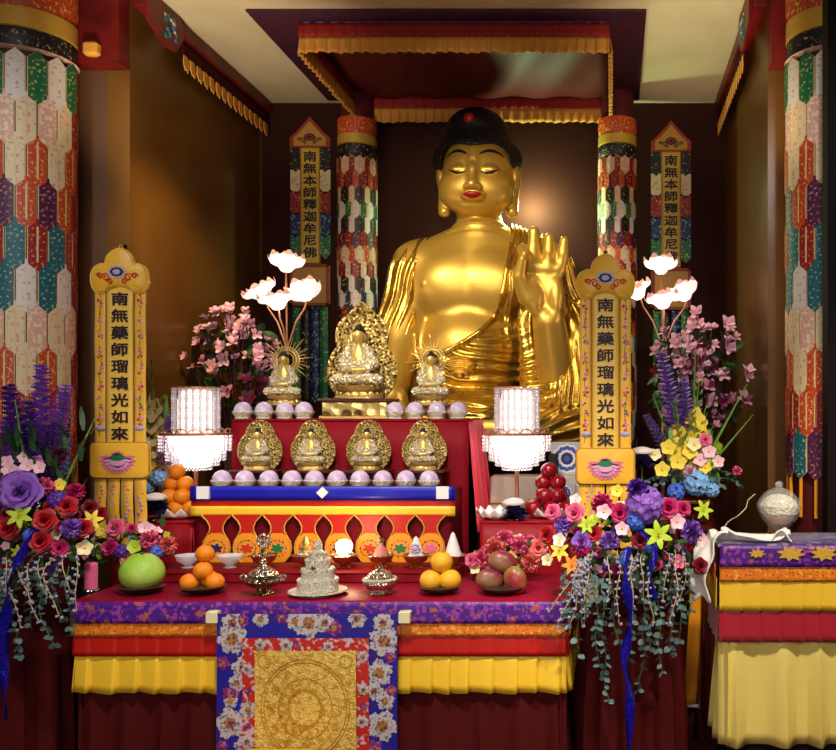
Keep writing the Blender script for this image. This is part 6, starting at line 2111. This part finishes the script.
# left arrangement
cL = P(18, 545, 3.30); cL = Vector((cL.x, 3.30, cL.z))
heroL = [('hydrangea', 'lavender', 20, 490, 24, .18), ('rose', 'lavender', 22, 492, 20, .24), ('carnation', 'pink', 45, 487, 12, .16), ('rose', 'red', 45, 520, 12, .24), ('rose', 'red', 8, 528, 12, .24), ('rose', 'red', 41, 541, 12, .24),
         ('rose', 'red', 67, 506, 11, .2), ('rose', 'red', 83, 528, 10, .14), ('carnation', 'magenta', 76, 492, 11, .14), ('hydrangea', 'violet', 57, 500, 11, .2), ('carnation', 'lavender', 71, 528, 12, .2),
         ('lily', 'lime', 20, 516, 12, .26), ('blossom', 'yellow', 60, 485, 8, .12), ('blossom', 'cream', 85, 548, 10, .12), ('blossom', 'pale', 10, 470, 9, .1), ('blossom', 'pale', 28, 466, 9, .1), ('lily', 'yellow', 92, 520, 10, .1),
         ('rose', 'crimson', 90, 508, 9, .08), ('carnation', 'violet', 30, 503, 10, .22), ('blossom', 'pale', 40, 468, 8, .1), ('rose', 'magenta', 60, 548, 9, .2), ('hydrangea', 'blue', 30, 535, 8, .24)]
strL = [(4 + i * 9, 560 + (i % 3) * 6, 2 + i * 10, y1, .05) for i, y1 in enumerate((640, 610, 655, 625, 600, 645, 618, 636))]
berL = [(i * 10, 552, 2 + i * 9.5, 590 + (i * 19) % 44, .07) for i in range(9)]
tL, rnd = big_arrangement(cL, 'large cascading flower arrangement with red roses and trailing berries, at the left edge', heroL, 5,
    [('rose', 'red'), ('rose', 'magenta'), ('carnation', 'lavender'), ('blossom', 'pale'), ('hydrangea', 'violet'), ('rose', 'crimson'), ('blossom', 'white'), ('lily', 'lime')],
    strL, berL, (.25, .20, .17))
ribbon_mesh(tL, [P(38, 525, 3.06), P(24, 550, 3.03), P(10, 580, 3.03), P(6, 620, 3.05), P(3, 670, 3.07), P(6, 720, 3.08)], .036, 'blue_ribbon', M_ribbon)

# small clusters at the table ends
def small_bunch(c, z0, label, heroes, seed, kinds, rad, n=20):
    rnd = random.Random(seed)
    t = root('flower_bunch', (c.x, c.y, z0), label, 'flower bunch', 'small flower bunches on the front table')
    hgt = max(.05, c.z - z0)
    MB().lathe([(.030, 0), (.034, .004), (.045, hgt * .35), (.035, hgt * .6), (.040, hgt * .68), (.02, hgt * .5)], 20).build('vase', M_copper, t)
    placed = []
    for kind, col, px_, py_, r_, dy in heroes:
        p = P(px_, py_, c.y - dy); put(t, kind, col, p, r_ / F * p.y, (.2 * (p.x - c.x) / .1, -1, .3), rnd); placed.append((p, r_ / F * p.y * .9))
    fill(t, c, rad, kinds, n, rnd, .016, .026, placed)
    pts = [(c.x + rad[0] * rnd.uniform(-.9, .9), c.y + rad[1] * rnd.uniform(-.8, .8), c.z + rad[2] * rnd.uniform(-.9, .8)) for _ in range(60)]
    o = leaves_mesh('foliage', pts, M_leaf, .045, .013, t, rnd); o['kind'] = 'stuff'
    mb = MB()
    for i in range(6):
        mb.tube([(0, 0, hgt * .5), (rad[0] * .5 * math.cos(i), rad[1] * .4 * math.sin(i), hgt)], .003, 5)
    mb.build('stems', M_stem, t)
    return t
cc = P(128, 545, 3.60); small_bunch(cc, FT, 'small mixed flower bunch behind the green pomelo', [('carnation', 'pink', 150, 540, 12, .06), ('carnation', 'salmon', 168, 545, 11, .06), ('blossom', 'lime', 135, 547, 9, .08), ('rose', 'pink', 116, 528, 10, .06),
    ('blossom', 'yellow', 103, 530, 9, .05), ('hydrangea', 'violet', 122, 552, 9, .08), ('rose', 'salmon', 128, 558, 9, .08), ('blossom', 'cream', 93, 545, 9, .05), ('rose', 'magenta', 110, 548, 9, .07), ('hydrangea', 'blue', 157, 552, 8, .08), ('blossom', 'pale', 145, 528, 8, .05), ('rose', 'red', 100, 515, 9, .04)], 8,
    [('carnation', 'pink'), ('blossom', 'cream'), ('rose', 'magenta'), ('blossom', 'lime'), ('blossom', 'pale')], (.16, .07, .09))
cc = P(512, 556, 3.60); small_bunch(cc, FT, 'small pink carnation bunch behind the mangoes', [('carnation', 'salmon', 495, 548, 13, .06), ('carnation', 'pink', 520, 545, 12, .06), ('carnation', 'pink', 483, 558, 11, .05), ('carnation', 'salmon', 531, 562, 12, .07),
    ('blossom', 'yellow', 510, 558, 9, .07), ('carnation', 'pink', 505, 538, 11, .04), ('rose', 'salmon', 538, 548, 10, .05), ('blossom', 'cream', 476, 568, 8, .05), ('rose', 'pink', 472, 560, 8, .05)], 9,
    [('carnation', 'pink'), ('carnation', 'salmon'), ('blossom', 'lime'), ('blossom', 'cream')], (.14, .07, .08))

# spike and gladiolus vases
def spike_mesh(m, seed=0):
    """unit tall flower spike along +Z"""
    mb = MB(); rnd = random.Random(seed)
    mb.cur = 1; mb.tube([(0, 0, 0), (.01, 0, .5), (0, 0, 1)], [.02, .014, .006], 5); mb.cur = 0
    for i in range(84):
        u = .34 + .66 * i / 84; a = i * 2.4; r = .11 * (1.12 - u) ** .6
        d = Vector((math.cos(a), math.sin(a), .5)).normalized()
        q = Matrix.Translation((r * .3 * math.cos(a), r * .3 * math.sin(a), u)) @ d.to_track_quat('X', 'Z').to_matrix().to_4x4()
        petal_rows(mb, q, r, .045, .2, .3, 2)
    return mb.mesh('flower_spike', [m, M_stem])
def glad_mesh(m, seed=0, n=9):
    mb = MB(); rnd = random.Random(seed)
    mb.cur = 1; mb.tube([(0, 0, 0), (.01, 0, .5), (.03, 0, 1)], [.014, .012, .004], 5)
    for i in range(n + 7):
        u = .30 + .70 * i / (n + 7); s_ = 1 if i % 2 else -1
        p = Vector((s_ * .02 + .03 * u, -.01, u))
        if i < n:
            mb.cur = 0
            q0 = Matrix.Translation(p) @ Vector((s_ * .5, -1, .5)).normalized().to_track_quat('Z', 'Y').to_matrix().to_4x4()
            for k_2 in range(5):
                petal_rows(mb, q0 @ Matrix.Rotation(2 * PI * k_2 / 5, 4, 'Z') @ Matrix.Rotation(-.6, 4, 'Y'), .115 * (1.2 - .4 * u), .05, .1, .3, 3)
        else:
            mb.cur = 1
            q0 = Matrix.Translation(p) @ Vector((s_ * .4, 0, 1)).normalized().to_track_quat('X', 'Y').to_matrix().to_4x4()
            petal_rows(mb, q0, .06, .012, .1, .1, 2)
    return mb.mesh('gladiolus', [m, M_leaf3])
SPK = {'lavender': spike_mesh(mat('bright_violet_spike', rgb(164, 96, 226), .5), 1), 'violet': spike_mesh(mat('deep_violet_spike', rgb(110, 56, 180), .5), 2)}
GLD = {c: glad_mesh(FM[c], 2) for c in ('yellow', 'cream', 'pale')}
BUD = glad_mesh(FM['lime'], 4, 2); BUD.name = 'green_bud_stem'
def stem_to(t, me, name, base, tip):
    b = Vector(base) - t.location; d = Vector(tip) - Vector(base)
    o = link(name, me, t); o.location = b; o.scale = (d.length,) * 3
    o.rotation_euler = d.to_track_quat('Z', 'Y').to_euler()
    return o

# tall vase on the right
vp = P(690, 500, 3.98)
t = root('vase_stand', (vp.x, 3.98, 0), 'dark wooden stand under the tall vase of yellow gladioli', 'stand')
MB().cbox((-.09, -.09, .92), (.09, .09, .945), .005).build('stand_top', M_rosewood, t)
for sx in (-1, 1):
    for sy in (-1, 1): MB().cbox((sx * .07 - .012, sy * .07 - .012, 0), (sx * .07 + .012, sy * .07 + .012, .921), .003).build('leg', M_rosewood, t)
rnd = random.Random(12)
t = root('vase_arrangement', (vp.x, 3.98, .945), 'tall vase arrangement of yellow gladioli and purple spikes, right of the right yellow banner', 'flower arrangement')
vb = MB(); vb.lathe([(.045, 0), (.05, .006), (.040, .02), (.075, .07), (.085, .11), (.06, .15), (.045, .165), (.055, .18), (.04, .17), (.02, .1)], 28); va = vb.build('vase', mat('oxblood_glaze', rgb(90, 16, 14), .2, coat=.5), t)
MB().lathe([(.084, .100), (.088, .106), (.084, .112)], 28).build('gold_band', M_goldbraid, va)
base = Vector((vp.x, 3.97, 1.10))
for c_, px_, py_, dy in (('lavender', 661, 352, .05), ('lavender', 684, 378, .08), ('violet', 646, 415, .05), ('lavender', 690, 430, .1)):
    stem_to(t, SPK[c_], 'flower_spike', base, P(px_, py_, 3.98 - dy))
for px_, py_, dy in ((696, 380, .06), (672, 400, .1), (705, 405, .05), (660, 430, .12), (712, 425, .1), (690, 410, .15), (676, 425, .15)):
    stem_to(t, GLD['yellow'], 'gladiolus', base, P(px_, py_, 3.98 - dy))
for px_, py_, dy in ((697, 352, .0), (747, 384, .05), (753, 415, .05), (652, 395, .03)):
    stem_to(t, BUD, 'green_bud_stem', base, P(px_, py_, 3.98 - dy))
for kind, c_, px_, py_, r_ in (('blossom', 'pale', 709, 452, 9), ('blossom', 'yellow', 678, 462, 11), ('blossom', 'yellow', 662, 470, 10), ('blossom', 'cream', 694, 445, 9), ('carnation', 'pale', 690, 472, 9), ('carnation', 'pink', 737, 471, 6), ('blossom', 'pale', 718, 462, 8),
                            ('hydrangea', 'sky', 697, 483, 16), ('hydrangea', 'blue', 676, 492, 11), ('blossom', 'pale', 700, 460, 9), ('blossom', 'yellow', 690, 452, 10), ('blossom', 'yellow', 668, 448, 10), ('blossom', 'cream', 655, 455, 8), ('rose', 'pink', 705, 440, 7), ('blossom', 'yellow', 705, 468, 8), ('hydrangea', 'sky', 712, 490, 9)):
    put(t, kind, c_, P(px_, py_, 3.98 - .14), r_ / F * 3.9, (0, -1, .3), rnd)
for i in range(10):
    a = P(660 + i * 8, 480 + (i * 7) % 14, 3.86); strand(t, base, a + Vector((0.06 * (i - 5) / 5, -.01, .01 * (i % 3))), Vector((0, -.03, .05)), 'leaf', rnd, 'eucalyptus_strand')
pts = [(base.x + rnd.uniform(-.13, .13), base.y + rnd.uniform(-.1, .05), base.z + rnd.uniform(0, .22)) for _ in range(70)]
o = leaves_mesh('foliage', pts, M_leaf3, .07, .010, t, rnd, [(rnd.uniform(-.5, .5), rnd.uniform(-.5, .2), 1) for _ in pts]); o['kind'] = 'stuff'

# purple spikes rising out of the left arrangement
t = tL
base = Vector((cL.x + .02, cL.y + .08, cL.z))
for c_, px_, py_, dy in (('lavender', 42, 365, .02), ('lavender', 66, 385, .04), ('violet', 8, 385, .0), ('violet', 28, 400, .05), ('lavender', 4, 420, .04), ('violet', 52, 425, .06)):
    stem_to(t, SPK[c_], 'flower_spike', base, P(px_, py_, 3.42 - dy))
for px_, py_, dy in ((95, 415, .0), (15, 400, .08), (55, 440, .05)):
    stem_to(t, BUD, 'green_bud_stem', base, P(px_, py_, 3.42 - dy))
for kind, c_, px_, py_, r_ in (('blossom', 'pale', 8, 462, 8), ('blossom', 'pale', 24, 458, 7), ('blossom', 'dustypink', 38, 462, 8), ('blossom', 'pale', 16, 472, 8), ('carnation', 'plum', 60, 455, 10)):
    put(t, kind, c_, P(px_, py_, 3.34), r_ / F * 3.34, (.2, -1, .3), rnd)
pts = [(base.x + rnd.uniform(-.15, .15), base.y + rnd.uniform(-.08, .06), base.z + rnd.uniform(.05, .42)) for _ in range(110)]
o = leaves_mesh('tall_foliage', pts, M_leaf, .09, .010, t, rnd, [(rnd.uniform(-.5, .5), rnd.uniform(-.5, .2), 1) for _ in pts]); o['kind'] = 'stuff'

# cream gladioli beside the left banner
gx = P(160, 500, 4.14)
t = root('vase_arrangement', (gx.x, 4.14, WZ), 'slender arrangement of cream gladioli between the left yellow banner and crystal lamp', 'flower arrangement')
MB().lathe([(.025, 0), (.03, .01), (.022, .03), (.035, .08), (.03, .12), (.022, .14), (.026, .15), (.018, .13)], 24).build('vase', M_rosewood, t)
base = Vector((gx.x, 4.14, WZ + .10))
for c_, px_, py_ in (('cream', 149, 360), ('yellow', 158, 395), ('cream', 152, 410), ('yellow', 145, 425), ('pale', 166, 430)):
    stem_to(t, GLD[c_], 'gladiolus', base, P(px_, py_, 4.10))
stem_to(t, SPK['lavender'], 'flower_spike', base, P(171, 415, 4.06))
for kind, c_, px_, py_, r_ in (('hydrangea', 'sky', 158, 478, 10), ('blossom', 'yellow', 152, 465, 8), ('hydrangea', 'sky', 148, 488, 8)):
    put(t, kind, c_, P(px_, py_, 4.08), r_ / F * 4.0, (0, -1, .2), rnd)
pts = [(base.x + rnd.uniform(-.05, .05), base.y + rnd.uniform(-.05, .05), base.z + rnd.uniform(.05, .33)) for _ in range(36)]
o = leaves_mesh('foliage', pts, M_leaf3, .12, .009, t, rnd, [(rnd.uniform(-.25, .25), rnd.uniform(-.3, .1), 1) for _ in pts]); o['kind'] = 'stuff'

# dark ruffled blooms with a pale top
def dark_bloom(px_, py_, Y, zb, label):
    p = P(px_, py_, Y)
    t = root('dark_ruffled_bloom', (p.x, Y, zb), label, 'flower', 'dark violet ruffled blooms on stems')
    h = p.z - zb
    MB().tube([(0, 0, 0), (.004, 0, h * .5), (0, 0, h)], .004, 6).build('stem', M_stem, t)
    MB().lathe([(.035, 0), (.036, .008), (.01, .014)], 16).build('foot', M_bronze, t)
    o = link('dark_petals', bl('carnation', 'dark'), t); o.location = (0, 0, h - .035); o.scale = (.070, .070, .060)
    o = MB().lathe([(.044, 0), (.046, .008), (.036, .020), (.016, .027), (.001, .029)], 20, lobes=7, lobe=.12).build('pale_top', FM['white'], t); o.location = (0, 0, h + .016)
dark_bloom(155, 503, 3.86, WZ, 'dark violet ruffled bloom with pale top beside the orange pyramid')
dark_bloom(514, 508, 3.88, WZ, 'dark violet ruffled bloom with pale top beside the red apple pile')
dark_bloom(642, 457, 3.84, .0, 'dark violet ruffled bloom with pale top right of the right yellow banner')
dark_bloom(22, 441, 3.645, .0, 'dark violet ruffled bloom with pale top above the left arrangement')

# magnolia bushes behind
MAG = [magnolia_mesh(FM['pale'], FM['dustypink'], s_) for s_ in range(3)]
MAG2 = [magnolia_mesh(FM['dustypink'], FM['plum'], s_ + 5) for s_ in range(3)]
MAG3 = [magnolia_mesh(FM['plum'], FM['crimson'], s_ + 9) for s_ in range(2)]
def magnolia_bush(px_, py_, Y, rad, label, seed, n=95, bias=0):
    rnd = random.Random(seed)
    c = P(px_, py_, Y)
    t = root('magnolia_bush', (c.x, Y, 0), label, 'flowering branches', 'pink magnolia branches behind the altar')
    MB().lathe([(.09, 0), (.10, .02), (.07, .1), (.11, .5), (.12, .8), (.07, .95), (.08, 1.0), (.06, .96), (.03, .7)], 24).build('vase', M_rosewood, t)
    tw = MB(); cnt = 0
    z0 = .95
    while cnt < n:
        a = rnd.uniform(0, 2 * PI); q = rnd.random() ** .5; dy = rnd.uniform(-1, .6)
        p = Vector((c.x + rad[0] * q * math.cos(a), Y + rad[1] * dy, c.z + rad[2] * q * math.sin(a)))
        hi = (p.z - c.z) / rad[2]
        pool = MAG if (hi + rnd.uniform(-.7, .7)) > -.15 else (MAG2 if rnd.random() < .6 else MAG3)
        r = rnd.uniform(.034, .056)
        o = link('magnolia', rnd.choice(pool), t); o.location = p - t.location
        d = Vector(((p.x - c.x) * 2, -rnd.uniform(.2, 1), rnd.uniform(.1, 1)))
        o.rotation_euler = d.to_track_quat('Z', 'Y').to_euler(); o.scale = (r,) * 3
        if cnt % 3 == 0:
            mid = Vector((c.x + (p.x - c.x) * .4, Y, z0 + (p.z - z0) * .55)) - t.location
            tw.tube([(0, 0, z0), mid, p - t.location], [.008, .005, .002], 5)
        else:
            tw.tube([Vector((c.x + (p.x - c.x) * .75, Y, p.z - .10)) - t.location, p - t.location], [.003, .002], 4)
        cnt += 1
    tw.build('twigs', M_twig, t)
    pts = [(c.x + rad[0] * rnd.uniform(-.8, .8), Y + rad[1] * rnd.uniform(-.4, .8), c.z + rad[2] * rnd.uniform(-.9, .6)) for _ in range(110)]
    o = leaves_mesh('foliage', pts, M_leaf, .07, .022, t, rnd); o['kind'] = 'stuff'
magnolia_bush(234, 362, 4.62, (.21, .12, .27), 'pink magnolia branches rising behind the left crystal lamp', 21)
magnolia_bush(698, 372, 4.40, (.25, .12, .28), 'pink magnolia branches rising behind the right vase of gladioli', 22)
